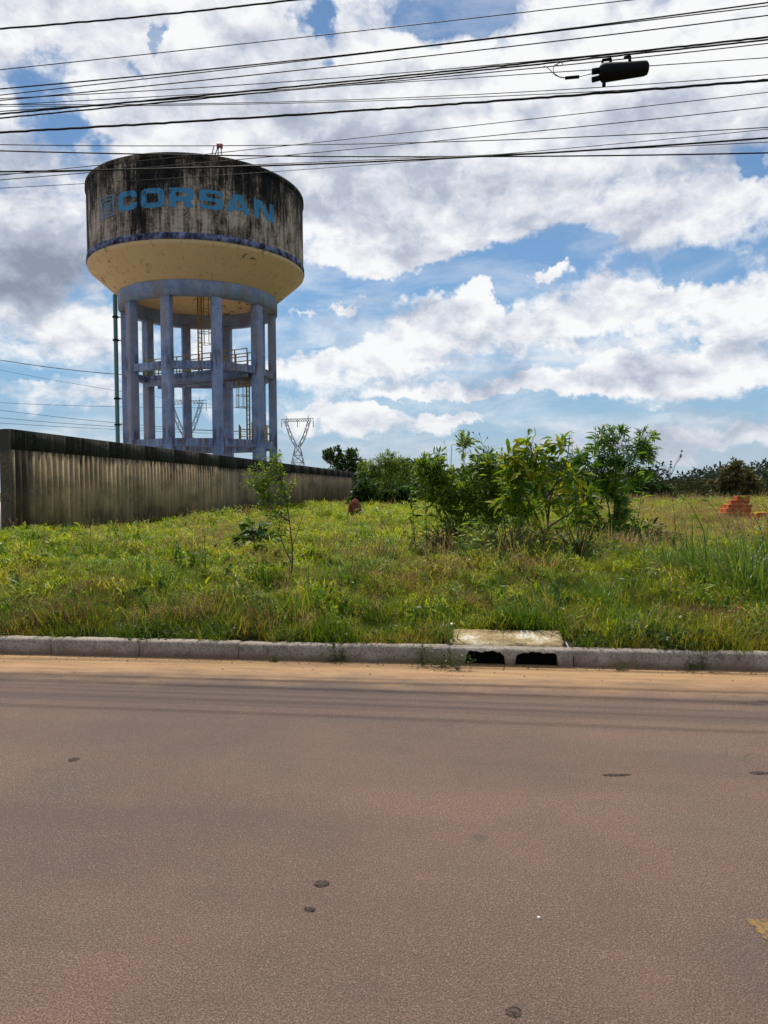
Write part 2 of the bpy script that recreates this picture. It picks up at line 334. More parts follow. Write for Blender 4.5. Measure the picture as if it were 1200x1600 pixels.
M['tar'] = mat('tar_patch', lambda n: (n.mix(n.sstep(n.noise(POS(n), 90, 4, .7), .45, .6), (.045, .035, .030), (.11, .080, .064)), n.bump(n.noise(POS(n), 150, 3, .6), .8, .004)), .97, .05)
M['white'] = plain('white_scrap', (.7, .7, .66), .7, .3, .1)
M['pink'] = plain('pink_petals', (.6, .12, .18), .7, .2, .1)
def leafmat(name, cols, transl=.35, rough=.5, spec=.3, patch=None):
    def fn(n):
        a = n.node('ShaderNodeAttribute', attribute_name='rnd').outputs['Fac']
        r = n.node('ShaderNodeObjectInfo').outputs['Random']
        v = n.m('FRACT', n.m('ADD', a, r)) if patch is None else n.m('ADD', n.m('MULTIPLY', n.m('FRACT', n.m('ADD', a, r)), .45), n.m('MULTIPLY', n.sstep(n.noise(n.mapv(POS(n), (1, 1, 0)), patch, 3, .6), .33, .67), .55))
        k = len(cols)
        return n.ramp(v, [(i/(k-1), c) for i, c in enumerate(cols)])
    return mat(name, fn, rough, spec, transl)
M['g_fine'] = leafmat('fine_grass', [(.040, .085, .009), (.105, .175, .011), (.20, .25, .015), (.32, .29, .035), (.30, .17, .065)], .45, .55, .25, 1.1)
M['g_broad'] = leafmat('broad_grass', [(.05, .12, .006), (.16, .26, .008), (.28, .36, .012), (.46, .46, .022), (.52, .40, .09)], .5, .5, .3, .8)
M['g_cover'] = leafmat('creeping_leaves', [(.035, .065, .014), (.06, .10, .02), (.10, .14, .03), (.12, .075, .035)], .3, .5, .3, 1.4)
M['g_dry'] = leafmat('dry_grass', [(.22, .11, .06), (.32, .20, .10), (.46, .34, .17), (.38, .26, .14)], .4, .7, .2, 2)
M['g_brown'] = leafmat('brown_grass', [(.12, .055, .030), (.20, .10, .05), (.32, .20, .10), (.15, .12, .04)], .3, .7, .15)
M['g_tall'] = leafmat('tall_grass', [(.04, .10, .012), (.07, .155, .018), (.13, .21, .028), (.22, .25, .05)], .35, .45, .35, .9)
M['l_dark'] = leafmat('dark_leaves', [(.018, .045, .010), (.03, .075, .012), (.055, .11, .018), (.09, .15, .024)], .34)
M['l_mid'] = leafmat('mid_green_leaves', [(.055, .12, .010), (.11, .20, .014), (.19, .28, .02), (.32, .36, .03)], .48)
M['l_yell'] = leafmat('yellow_green_leaves', [(.07, .15, .010), (.12, .22, .012), (.20, .30, .014), (.38, .40, .02), (.48, .40, .03), (.14, .24, .012), (.08, .16, .012)], .5)
M['l_big'] = leafmat('lobed_leaves', [(.035, .10, .012), (.075, .17, .016), (.14, .25, .022), (.24, .32, .03)], .48)
M['l_brown'] = leafmat('brown_green_leaves', [(.045, .06, .018), (.08, .085, .026), (.13, .105, .035), (.17, .12, .045)], .35)
M['l_haze'] = leafmat('hazy_leaves', [(.040, .056, .040), (.058, .078, .050), (.085, .10, .06)], .15, .9, .03)  # greyer and bluer: distance haze put into the leaf colour
M['l_scrub'] = leafmat('scrub_leaves', [(.035, .042, .018), (.055, .062, .025), (.085, .08, .035)], .15, .9, .03)
# ------------------------------------------------------------------ object helpers
ORG = {}
def tag(o, label=None, cat=None, group=None, kind=None):
    if label: o['label'] = label
    if cat: o['category'] = cat
    if group: o['group'] = group
    if kind: o['kind'] = kind
    return o
def thing(name, label, cat, loc, group=None, kind=None):
    o = bpy.data.objects.new(name, None); COL.objects.link(o); o.location = loc; o.empty_display_size = .3
    ORG[o.name] = Vector(loc); return tag(o, label, cat, group, kind)
def link(name, me, m, parent=None, org=None):
    o = bpy.data.objects.new(name, me); COL.objects.link(o)
    if m is not None and not me.materials: me.materials.append(m)
    if parent is not None:
        o.parent = parent; ORG[o.name] = ORG[parent.name]
    else:
        ORG[o.name] = Vector(org or (0, 0, 0)); o.location = ORG[o.name]
    return o
def mesh_np(name, V, Fl, counts, m, parent=None, org=None, rnd=None, smooth=False):
    """V (n,3); Fl flat loop indices; counts per-face sizes"""
    o0 = np.array(ORG[parent.name] if parent is not None else (org or (0, 0, 0)), dtype=np.float32)
    me = bpy.data.meshes.new(name); V = (np.asarray(V, dtype=np.float32) - o0)
    me.vertices.add(len(V)); me.vertices.foreach_set('co', V.ravel())
    Fl = np.asarray(Fl, dtype=np.int32); counts = np.asarray(counts, dtype=np.int32)
    me.loops.add(len(Fl)); me.loops.foreach_set('vertex_index', Fl)
    me.polygons.add(len(counts)); me.polygons.foreach_set('loop_start', np.concatenate([[0], np.cumsum(counts)[:-1]]).astype(np.int32))
    me.update(calc_edges=True); me.validate()
    if smooth: me.shade_smooth()
    if rnd is not None:
        a = me.attributes.new('rnd', 'FLOAT', 'POINT'); a.data.foreach_set('value', np.asarray(rnd, dtype=np.float32))
    return link(name, me, m, parent, org)
class MB:
    def __init__(s): s.v = []; s.f = []
    def add(s, vs, fs):
        b = len(s.v); s.v += [tuple(v) for v in vs]; s.f += [tuple(b+i for i in f) for f in fs]; return s
    def box(s, c, size, ax=None):
        c = Vector(c); X, Y, Z = ax or (Vector((1, 0, 0)), Vector((0, 1, 0)), Vector((0, 0, 1)))
        hx, hy, hz = size[0]/2, size[1]/2, size[2]/2
        vs = [c + X*(hx*i) + Y*(hy*j) + Z*(hz*k) for k in (-1, 1) for j in (-1, 1) for i in (-1, 1)]
        return s.add(vs, [(0, 2, 3, 1), (4, 5, 7, 6), (0, 1, 5, 4), (1, 3, 7, 5), (3, 2, 6, 7), (2, 0, 4, 6)])
    def beam(s, a, b, w, h):
        a = Vector(a); b = Vector(b); X = (b-a); L = X.length; X.normalize()
        up = Vector((0, 0, 1)) if abs(X.z) < .95 else Vector((0, 1, 0))
        Y = up.cross(X).normalized(); Z = X.cross(Y)
        return s.box((a+b)/2, (L, w, h), (X, Y, Z))
    def tube(s, pts, r, k=6, cap=True):
        pts = [Vector(p) for p in pts]; rs = r if isinstance(r, (list, tuple)) else [r]*len(pts)
        b = len(s.v); ref = None
        for i, p in enumerate(pts):
            t = (pts[min(i+1, len(pts)-1)] - pts[max(i-1, 0)]).normalized()
            if ref is None: ref = Vector((0, 0, 1)) if abs(t.z) < .9 else Vector((1, 0, 0))
            u = t.cross(ref).normalized(); w = u.cross(t).normalized(); ref = w
            for j in range(k):
                a = 2*math.pi*j/k; s.v.append(tuple(p + (u*math.cos(a) + w*math.sin(a))*rs[i]))
        for i in range(len(pts)-1):
            for j in range(k):
                s.f.append((b+i*k+j, b+i*k+(j+1) % k, b+(i+1)*k+(j+1) % k, b+(i+1)*k+j))
        if cap:
            s.f.append(tuple(b+j for j in reversed(range(k)))); e = b+(len(pts)-1)*k; s.f.append(tuple(e+j for j in range(k)))
        return s
    def lathe(s, c, prof, k=72, a0=0, a1=2*math.pi, close=False):
        b = len(s.v); full = abs(a1-a0-2*math.pi) < 1e-6; m = k if full else k+1; P = len(prof)
        for i in range(m):
            a = a0 + (a1-a0)*i/k
            for r, z in prof: s.v.append((c[0]+r*math.sin(a), c[1]-r*math.cos(a), c[2]+z))
        for i in range(k):
            i2 = (i+1) % m
            for j in range(P if close else P-1):
                j2 = (j+1) % P
                s.f.append((b+i*P+j, b+i2*P+j, b+i2*P+j2, b+i*P+j2))
        return s
    def build(s, name, m, parent=None, org=None, smooth=False, bevel=0):
        fl = [i for f in s.f for i in f]
        o = mesh_np(name, np.array(s.v), fl, [len(f) for f in s.f], m, parent, org, None, smooth)
        if bevel:
            md = o.modifiers.new('bevel', 'BEVEL'); md.width = bevel; md.segments = 2; md.limit_method = 'ANGLE'
        return o
# ------------------------------------------------------------------ the setting
def gz(x, y):
    """height of the field"""
    x = np.asarray(x, dtype=float); y = np.asarray(y, dtype=float)
    t = (x-K0.x)*KT.x + (y-K0.y)*KT.y
    b = .135 + .18*np.clip((t-.25)/3.2, 0, 1)**1.0
    amp = np.clip((t-.5)/4, 0, 1)
    w = .06*np.sin(x*.9+y*.5) + .055*np.sin(x*1.9-y*1.3+1) + .05*np.sin(y*2.3+x*.3+2) + .035*np.sin(x*3.7+y*2.9)*np.sin(y*3.3-x*1.7)
    left = .10*np.exp(-((x+7.5)/3)**2 - ((y-16)/4)**2) + .13*np.exp(-((x-3.6)/2.6)**2 - ((y-12.6)/2.2)**2)
    return b + amp*(w + left)*np.clip(1-(t-40)/60, 0, 1)
def kst_np(x, y):
    return (x-K0.x)*KS.x + (y-K0.y)*KS.y, (x-K0.x)*KT.x + (y-K0.y)*KT.y
DR0, DR1 = 0.62, 1.80      # drain along the kerb (set again below from the photograph's joints)
def ks_of_px(px, py=1040):
    d = ray(px, py); p = Vector((0, 0, EYE)); k = -EYE/d.z; q = p + d*k; return (q-K0).dot(KS)
joints = [ks_of_px(x) for x in (-330, -140, 34, 188, 357, 528, 657, 703, 895, 1090)]
DR0, DR1 = joints[7], joints[8]
KW = .14; KH = .15
ss = sorted(set(list(np.concatenate([np.linspace(-14, 14, 113), np.geomspace(14.5, 900, 26), -np.geomspace(14.5, 900, 26)])) + [DR0+.02, DR1-.02]))
tt = sorted(set([KW-.01, .2, .3, .42, .62] + list(np.linspace(.8, 34, 120)) + list(np.geomspace(35, 1800, 30))))
V = []; 
for t in tt:
    for s in ss:
        p = K0 + KS*s + KT*t; V.append((p.x, p.y, float(gz(p.x, p.y))))
Fs = []; ns = len(ss)
for j in range(len(tt)-1):
    for i in range(ns-1):
        if ss[i] >= DR0+.01 and ss[i+1] <= DR1-.01 and tt[j+1] <= .43: continue
        Fs.append((j*ns+i, j*ns+i+1, (j+1)*ns+i+1, (j+1)*ns+i))
g = MB(); g.v = V; g.f = Fs
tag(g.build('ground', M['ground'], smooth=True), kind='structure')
g = MB()
for a, b, t0, t1 in ((-900, 900, -9.5, .05),):
    g.add([KP(a, t0), KP(b, t0), KP(b, t1), KP(a, t1)], [(0, 1, 2, 3)])
tag(g.build('road', M['road']), kind='structure')
g = MB(); g.add([KP(-900, -300, .12), KP(900, -300, .12), KP(900, -9.64, .12), KP(-900, -9.64, .12)], [(0, 1, 2, 3)])
tag(g.build('verge', M['ground']), kind='structure')
# kerb: one structure, its stones as pieces
kerb = thing('kerb', None, None, KP(0, 0), kind='structure')
def kerb_stone(s0, s1, opening=None, parent=kerb, t_off=0.0, h=KH, side=1, extra=0.0):
    b = MB(); L = s1-s0; k = max(6, int(L/.06)) if opening is None else 70
    rs = random.Random(int(s0*1000)); prev = None
    prof0 = [(0, -.12), (0.0, 0), (.008, h-.028), (.018, h-.008), (.036, h), (KW, h), (KW, -.12)]
    secs = []
    for i in range(k+1):
        u = i/k; s = s0+L*u
        endr = .004*max(0, 1-min(u, 1-u)*L/.02)
        sec = []
        for q, (t, z) in enumerate(prof0):
            j = (rs.random()-.5)*.008
            chip = -.018*max(0, rs.random()-.9)*10 if q in (2, 3, 4) else 0
            sec.append([s, t + (j if q < 5 else 0) + t_off + endr*(1 if q < 4 else 0) - chip*.4, z + (j*.6 + chip*.4 - endr if q in (2, 3, 4, 5) else 0)])
        if opening:
            zo = opening(s)
            if zo > 0:
                sec[0][2] = zo; sec[0][1] = .04; sec[1][2] = zo; sec[2][2] = max(sec[2][2], zo+.006); sec[6][2] = zo
        secs.append(sec)
    n7 = 7
    for sec in secs:
        for s, t, z in sec: b.v.append(tuple(K0 + KS*s + KT*(t*side) + Vector((0, 0, z))) if side == 1 else tuple(K0 + KS*s + KT*(-9.5-t) + Vector((0, 0, z))))
    for i in range(k):
        for q in range(n7):
            q2 = (q+1) % n7; b.f.append((i*n7+q, (i+1)*n7+q, (i+1)*n7+q2, i*n7+q2))
    b.f.append(tuple(range(n7))); b.f.append(tuple(k*n7+q for q in reversed(range(n7))))
    return b.build('kerb_stone', M['kerb'], parent)
holes = [(ks_of_px(724, 1050), ks_of_px(791, 1050)), (ks_of_px(807, 1052), ks_of_px(877, 1052))]
def opening(s):
    for a, b in holes:
        if a < s < b:
            u = min(s-a, b-s); r = .075
            return .122 - (r - math.sqrt(max(0, r*r-(r-min(u, r))**2))) + .006*math.sin(s*33+1) + .004*math.sin(s*91) if u > .003 else .03
    return 0
js = [joints[0]-.93*i for i in range(14, 0, -1)] + joints + [joints[-1]+1.05*i for i in range(1, 16)]
for a, b in zip(js[:-1], js[1:]):
    if abs(a-DR0) < 1e-6: kerb_stone(a+.003, b-.003, opening, t_off=-.012)
    else:
        kerb_stone(a+.004+.005*random.random(), b-.004, t_off=random.uniform(-.010, .010), h=KH+random.uniform(-.006, .006))
far = thing('far_kerb', None, None, KP(0, -9.5), kind='structure')
for i in range(-14, 14): kerb_stone(i*1.0+.004, i*1.0+.996, parent=far, side=-1)
# drain: chamber behind the openings and cover slab
drain = thing('storm_drain', 'storm drain in the kerb under a rough pale slab, with two black arched mouths', 'drain', KP((DR0+DR1)/2, .3, 0))
b = MB(); a0, a1, t0, t1, z0, z1 = DR0+.03, DR1-.03, .10, .46, -.45, .138
P = [KP(a0, t0, z0), KP(a1, t0, z0), KP(a1, t1, z0), KP(a0, t1, z0), KP(a0, t0, z1), KP(a1, t0, z1), KP(a1, t1, z1), KP(a0, t1, z1)]
b.add(P, [(0, 1, 2, 3), (1, 5, 6, 2), (2, 6, 7, 3), (3, 7, 4, 0), (4, 7, 6, 5), (0, 4, 4, 0)][:5])
b.add([KP(a0, .05, -.001), KP(a1, .05, -.001), KP(a1, .05, z0), KP(a0, .05, z0)], [(0, 1, 2, 3)])
b.build('chamber', M['pit'], drain)
b = MB(); k = 26; m_ = 9; sl0, sl1 = DR0-.0, ks_of_px(877, 1010)-.04
rs = random.Random(5)
top = [[None]*(k+1) for _ in range(m_+1)]
for j in range(m_+1):
    for i in range(k+1):
        s = sl0+(sl1-sl0)*i/k; t = KW+.004+(.50)*j/m_
        z = .158 + .055*j/m_ + rs.uniform(-.004, .004) - (.012 if i in (0, k) or j in (0, m_) else 0)
        if i in (0, k): s += rs.uniform(-.02, .015)
        if j == m_: t += rs.uniform(-.03, .03)
        top[j][i] = (s, t, z)
for j in range(m_+1):
    for i in range(k+1): b.v.append(tuple(KP(*top[j][i])))
for j in range(m_):
    for i in range(k): b.f.append((j*(k+1)+i, j*(k+1)+i+1, (j+1)*(k+1)+i+1, (j+1)*(k+1)+i))
edge = [(0, i) for i in range(k+1)] + [(j, k) for j in range(1, m_+1)] + [(m_, i) for i in range(k-1, -1, -1)] + [(j, 0) for j in range(m_-1, 0, -1)]
bb = len(b.v)
for j, i in edge: s, t, z = top[j][i]; b.v.append(tuple(KP(s, t, .140)))
for q in range(len(edge)):
    q2 = (q+1) % len(edge); (j, i), (j2, i2) = edge[q], edge[q2]
    b.f.append((j*(k+1)+i, bb+q, bb+q2, j2*(k+1)+i2))
b.build('cover_slab', M['slab'], drain)
# marks on the road
def blob(name, px, py, rx, ry, m, label, cat, z=.0025, group=None, seed=1):
    d = ray(px, py); q = Vector((0, 0, EYE)) + d*(-EYE/d.z); rs = random.Random(seed); b = MB(); k = 18
    for hh in (z, 0.0005):
        for i in range(k):
            a = 2*math.pi*i/k; r = 1 + rs.uniform(-.28, .28) if hh == z else 1.12; dist = q.y
            b.v.append((q.x+math.cos(a)*r*rx, q.y+math.sin(a)*r*ry, hh))
    b.f.append(tuple(range(k)))
    for i in range(k): b.f.append((i, k+i, k+(i+1) % k, (i+1) % k))
    return tag(b.build(name, m, org=(q.x, q.y, 0)), label, cat, group)
blob('tar_patch', 503, 1381, .028, .026, M['tar'], 'larger dark tar spot on the asphalt, upper of the close pair in the foreground', 'tar spot', seed=3)
blob('tar_patch', 484, 1421, .020, .017, M['tar'], 'smaller dark tar spot just below the larger one in the foreground', 'tar spot', seed=4)
blob('tar_patch', 803, 1582, .022, .022, M['tar'], 'dark tar spot at the bottom edge of the road, right of centre', 'tar spot', seed=5)
blob('tar_patch', 963, 1211, .07, .018, M['tar'], 'long thin dark tar smear in the middle of the road', 'tar spot', seed=6)
blob('tar_patch', 1186, 1208, .05, .022, M['tar'], 'dark tar smear at the right edge of the road', 'tar spot', seed=7)
blob('tar_patch', 115, 1187, .03, .03, M['tar'], 'small dark tar spot on the left of the road', 'tar spot', seed=8)
blob('pale_pebble', 842, 1435, .0055, .0055, M['white'], 'tiny white pebble lying alone on the asphalt', 'pebble', .006)
def gp(px, py, z=0):
    d = ray(px, py); return Vector((0, 0, EYE)) + d*((z-EYE)/d.z)
b = MB(); q = [gp(*p_) for p_ in ((1166, 1437), (1300, 1437), (1340, 1478), (1199, 1470), (1192, 1466), (1190, 1460), (1181, 1455), (1180, 1449), (1172, 1445))]
b.add([Vector((p.x, p.y, .002)) for p in q], [tuple(range(8, -1, -1))])
tag(b.build('road_marking', M['yellowpaint']), 'worn yellow painted marking at the right edge of the road', 'road marking')
# ------------------------------------------------------------------ boundary wall
WA = Vector((-9.48, 19.1, 0)); WD = Vector((.127, .992, 0)).normalized(); WN = Vector((WD.y, -WD.x, 0))
wall = thing('boundary_wall', 'long precast concrete wall of vertical ribs with a black mouldy top band, in front of the water tower', 'wall', WA + Vector((0, 0, .2)))
PW = .285; NR = 180; WT = 3.2
b = MB(); o0 = ORG[wall.name]
# rib section (u along the wall, v out of the wall)
sec = [(0, 0), (.02, .0), (.055, .055), (.20, .055), (.235, 0), (PW-.002, 0), (PW-.002, -.14), (0, -.14)]
for z in (-.15, WT-.2-.05):
    for u, v in sec: b.v.append(tuple(o0 + WD*u + WN*v + Vector((0, 0, z))))
k = len(sec)
for i in range(k): b.f.append((i, (i+1) % k, k+(i+1) % k, k+i))
b.f.append(tuple(reversed(range(k)))); b.f.append(tuple(range(k, 2*k)))
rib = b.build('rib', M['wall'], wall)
for i in range(1, NR):
    c = rib.copy(); COL.objects.link(c); c.parent = wall
    c.location = WD*(PW*i) + WN*random.uniform(-.006, .006) + Vector((0, 0, 0))
b = MB(); seg = PW*9
for i in range(NR//9):
    a = WA + WD*(seg*i+.001); e = WA + WD*(seg*(i+1)-.001)
    c = MB(); j = random.uniform(-.002, .002)
    P = []
    for p in (a, e):
        for v, z in ((.078, 2.68), (.078, WT-.015), (.06, WT), (-.15, WT), (-.16, 2.68)): P.append(p + WN*v + Vector((0, 0, z+j)))
    c.add(P, [(0, 1, 6, 5), (1, 2, 7, 6), (2, 3, 8, 7), (3, 4, 9, 8), (4, 0, 5, 9), (4, 3, 2, 1, 0), (5, 6, 7, 8, 9)])
    c.build('coping_block', M['coping'], wall)
b = MB(); b.box(WA - WD*.06 + WN*(-.035) + Vector((0, 0, 1.585)), (.11, .24, 3.2), (WD, WN, Vector((0, 0, 1))))
b.build('end_post', M['wall'], wall, bevel=.01)
# unseen pale sheet behind the wall, added to bounce light up onto the tank
M['bounce_gravel'] = mat('pale_bounce_gravel', lambda n: (n.ramp(n.noise(POS(n), 30, 6, .7), [(.35, (.26, .225, .18)), (.65, (.46, .41, .34))]), n.bump(n.noise(POS(n), 50, 4, .7), .6, .02)), .95, .1)
y0 = MB(); y0.box(WA + WD*33 + WN*(-21.2) + Vector((0, 0, .33)), (68, 42, .36), (WD, WN, Vector((0, 0, 1))))
tag(y0.build('bounce_sheet', M['bounce_gravel']), kind='structure')
# ------------------------------------------------------------------ water tower
TC = Vector((-12.14, 50.56, 0)); RT = 6.90; RC = 4.74
tw = thing('water_tower', 'round concrete water tower with mouldy tank, cream cone and lavender columns behind the ribbed wall', 'water tower', TC + Vector((0, 0, .3)))
A0 = math.radians(12.0)
taz = math.atan2(TC.x, TC.y)
def tp(a, r, z):   # a: angle from the direction facing the camera, positive to the right
    g = a - taz; return Vector((TC.x + r*math.sin(g), TC.y - r*math.cos(g), z))
c0 = (TC.x, TC.y, 0)
def tpart(name, prof, m, close=False, k=96, smooth=True):
    return MB().lathe(c0, prof, k, close=close).build(name, m, tw, smooth=smooth)
o = tpart('tank_drum', [(RT, 16.36), (RT, 20.60)], M['tank'])
tpart('roof', [(.01, 21.25), (3.5, 21.1), (RT-.2, 20.90), (RT+.06, 20.88), (RT+.07, 20.58), (RT-.01, 20.56)], M['tank'], smooth=False)
tpart('trim_ring', [(RT-.02, 16.40), (RT+.05, 16.37), (RT+.07, 16.02), (RT-.02, 16.00)], M['trim'], smooth=False)
tpart('tank_cone', [(RT+.01, 16.02), (RT+.02, 15.85), (RT-.05, 15.75), (5.06, 14.20)], M['cream'], smooth=False)
tpart('ring_beam', [(5.12, 14.22), (5.12, 13.34), (4.52, 13.34), (4.52, 14.36)], M['lav'], smooth=False)
tpart('tank_floor', [(4.54, 14.26), (3.5, 14.70), (2, 15.05), (.01, 15.15)], M['cream'])
# columns
cw, cd = .57, .54
for i in range(10):
    a = A0 + math.radians(36*i)
    ctr = tp(a, RC, 0); rad = (ctr-TC).normalized(); tan = Vector((-rad.y, rad.x, 0))
    b = MB(); b.box(Vector((ctr.x, ctr.y, 6.85)), (cd, cw, 13.1), (rad, tan, Vector((0, 0, 1))))
    b.build('column', M['lav'], tw, bevel=.008)
for (z0, z1) in ((9.0, 9.46), (4.3, 4.79)):
    for i in range(10):
        a = A0 + math.radians(36*i); p = tp(a, RC-.02, (z0+z1)/2); q = tp(a+math.radians(36), RC-.02, (z0+z1)/2)
        d = (q-p).normalized(); MB().beam(p+d*.28, q-d*.28, .40, z1-z0).build('tie_beam', M['lav'], tw, bevel=.015)
# walkway across the middle level and platform on the lower one
wa = A0 + math.radians(36)            # runs from this column to the opposite one
p, q = tp(wa, 4.45, 9.30), tp(wa+math.pi, 4.45, 9.30); d = (q-p).normalized(); sd = Vector((-d.y, d.x, 0))
MB().beam(p, q, 1.5, .26).build('walkway', M['lav'], tw, bevel=.015)
for sgn in (-1, 1): MB().beam(p+sd*sgn*.66-Vector((0, 0, .35)), q+sd*sgn*.66-Vector((0, 0, .35)), .22, .42).build('walkway_beam', M['lav'], tw)
def railing(pts, z, h=1.1, closed=False, step=1.0):
    b = MB(); pts = [Vector((p.x, p.y, z)) for p in pts]
    for a, c in zip(pts[:-1], pts[1:]):
        L = (c-a).length; k = max(1, round(L/step))
        for hh in (h, h*.55, .12): b.tube([a+Vector((0, 0, hh)), c+Vector((0, 0, hh))], .034, 5)
        for i in range(k+1):
            p_ = a.lerp(c, i/k); b.tube([p_, p_+Vector((0, 0, h))], .04, 5)
    return b.build('railing', M['yellow'], tw)
railing([p+sd*.66, q+sd*.66], 9.43); railing([p-sd*.66, q-sd*.66], 9.43)
pl = [tp(wa+math.radians(d_), r_, 4.72) for d_, r_ in ((-4, 4.5), (36, 4.6), (70, 4.5), (68, 2.9), (30, 2.6), (0, 3.2))]
b = MB(); b.v = [tuple(v) for v in pl] + [tuple(v-Vector((0, 0, .18))) for v in pl]
b.f = [tuple(range(5, -1, -1)), tuple(range(6, 12))] + [(i, (i+1) % 6, 6+(i+1) % 6, 6+i) for i in range(6)]
b.build('lower_platform', M['lav'], tw)
railing([pl[5], pl[4], pl[3], pl[2]], 4.72, step=.7); railing([pl[0], pl[1], pl[2]], 4.78, step=.8)
def ladder(base, z0, z1, cage0, face):
    f = Vector(face).normalized(); sdv = Vector((-f.y, f.x, 0)); base = Vector((base.x, base.y, 0)); b = MB()
    for sg in (-1, 1): b.beam(base+sdv*.25*sg+Vector((0, 0, z0)), base+sdv*.25*sg+Vector((0, 0, z1)), .09, .05)
    lad = b.build('ladder', M['yellow'], tw)
    r0 = None
    for i in range(int((z1-z0)/.3)):
        if r0 is None: r0 = MB().tube([base-sdv*.25+Vector((0, 0, z0+.2)), base+sdv*.25+Vector((0, 0, z0+.2))], .026, 5).build('rung', M['yellow'], lad)
        else:
            c = r0.copy(); COL.objects.link(c); c.parent = lad; c.location = (0, 0, .3*i)
    b = MB(); R = .38; arcs = [math.radians(x) for x in range(-150, 151, 25)]
    zz = cage0
    while zz < z1-.1:
        b.tube([base + f*(.38+R*math.cos(a)*-1*-1) + sdv*R*math.sin(a) + Vector((0, 0, zz)) for a in arcs], .022, 5); zz += .75
    for a in arcs[1:-1:2]:
        pp = base + f*(.38+R*math.cos(a)) + sdv*R*math.sin(a); b.tube([pp+Vector((0, 0, cage0)), pp+Vector((0, 0, z1))], .016, 4)
    b.build('safety_cage', M['yellow'], lad)
ladder(tp(0, .1, 0), 9.43, 15.0, 11.3, (1, -.25, 0))
ladder(tp(wa+math.radians(1), 3.9, 0), 4.72, 9.35, 6.9, (-.85, -.5, 0))
# overflow pipe
pp = at(182.3, 600, 49.6)
g = thing('overflow_pipe', 'green vertical overflow pipe with black clamps beside the left columns of the water tower', 'pipe', (pp.x, pp.y, .3))
MB().tube([(pp.x, pp.y, .3), (pp.x, pp.y, 8), (pp.x, pp.y, 14.4)], .135, 14, False).build('pipe', M['pipe'], g, smooth=True)
for z in (5.9, 7.6, 11.4, 12.9):
    MB().lathe((pp.x, pp.y, z), [(.14, 0), (.20, 0), (.20, .10), (.14, .10)], 14).beam((pp.x+.1, pp.y, z+.05), (pp.x+.5, pp.y+.1, z+.05), .06, .06).build('clamp', M['black'], g)
# beacons on the tank roof
for x, h, lamp, lb in ((331, .55, 0, 'thin leaning metal rod on the tank roof, leftmost of the four'), (336, .38, 0, 'short metal rod on the tank roof beside the leaning one'), (341, .35, 1, 'small red lamp on the tank roof, left of the pair'), (346, .35, 1, 'small red lamp on the tank roof, right of the pair')):
    base = at(x, 243, 44.1); base.z = 20.9
    g = thing('roof_beacon' if lamp else 'roof_rod', lb, 'lamp' if lamp else 'rod', base)
    MB().tube([base, base+Vector((.14 if not lamp else 0, 0, h))], .03, 6).build('post', M['steel'], g)
    if lamp: MB().tube([base+Vector((0, 0, h)), base+Vector((0, 0, h+.08)), base+Vector((0, 0, h+.26)), base+Vector((0, 0, h+.34))], [.05, .09, .09, .03], 10).build('lamp', M['red'], g)
# painted lettering: raster-built letter shapes bent round the drum
def rbox(u, v, x0, y0, x1, y1, r):
    cx, cy = (x0+x1)/2, (y0+y1)/2; dx = abs(u-cx)-(x1-x0)/2+r; dy_ = abs(v-cy)-(y1-y0)/2+r
    return math.hypot(max(dx, 0), max(dy_, 0)) + min(max(dx, dy_), 0) <= r
def L_C(u, v):
    o = rbox(u, v, 0, 0, 1, 1, .26); i = rbox(u, v, .29, .27, .74, .73, .07)
    return o and not i and not (u > .70 and .36 < v < .64)
def L_O(u, v): return rbox(u, v, 0, 0, 1, 1, .26) and not rbox(u, v, .27, .27, .73, .73, .07)
def L_R(u, v):
    if u < .26: return True
    if v > .36: return rbox(u, v, -.3, .36, 1, 1, .22) and not rbox(u, v, .26, .56, .72, .78, .05)
    return abs(u-(.70+(.36-v)*.42)) < .155 or (v > .30 and u < .8)
def L_S(u, v):
    if not rbox(u, v, 0, 0, 1, 1, .24): return False
    if .21 < v < .385 and u < .70 and not (u < .22 and v < .30): return False
    if .615 < v < .79 and u > .30 and not (u > .78 and v > .70): return False
    return True
def L_A(u, v):
    hw = .17+.34*(1-v); iw = hw-.235
    if abs(u-.5) > hw: return False
    if .16 < v < .34: return True
    if v <= .16: return abs(u-.5) > iw
    return not (abs(u-.5) < iw*.9 and v < .66)
def L_N(u, v):
    if u < .25 or u > .75: return True
    return abs(v-(1-(u-.20)/.60)) < .26
def L_logo(u, v):
    if not (0 <= u <= 1 and 0 <= v <= 1): return False
    if u < .09 or u > .91 or v < .08 or v > .92: return True
    if rbox(u, v, .17, .15, .83, .85, .02):
        if u < .28 or v > .77 or v < .23: return True
        return u > .40 and (abs(v-.62) < .055 or abs(v-.50) < .05 or abs(v-.38) < .055) 
    return False
def letter(name, fn, d0, d1, z0, z1, m, nx=34, ny=30):
    R = RT+.012; b = MB(); idx = {}
    def vid(i, j):
        if (i, j) not in idx:
            a = math.radians(d0+(d1-d0)*i/nx); idx[(i, j)] = len(b.v); b.v.append(tuple(tp(a, R, z0+(z1-z0)*j/ny)))
        return idx[(i, j)]
    for i in range(nx):
        for j in range(ny):
            if fn((i+.5)/nx, (j+.5)/ny): b.f.append((vid(i, j), vid(i+1, j), vid(i+1, j+1), vid(i, j+1)))
    return b.build(name, m, tw)
for ch, fn, a, e in (('c', L_C, -40.5, -29.5), ('o', L_O, -27.4, -15.5), ('r', L_R, -13.3, -1.8), ('s', L_S, .7, 12), ('a', L_A, 13.3, 25.9), ('n', L_N, 28.0, 40.6)):
    o = letter('painted_letter', fn, a, e, 17.80, 18.90, M['letter']); o['label'] = 'painted blue letter ' + ch.upper()
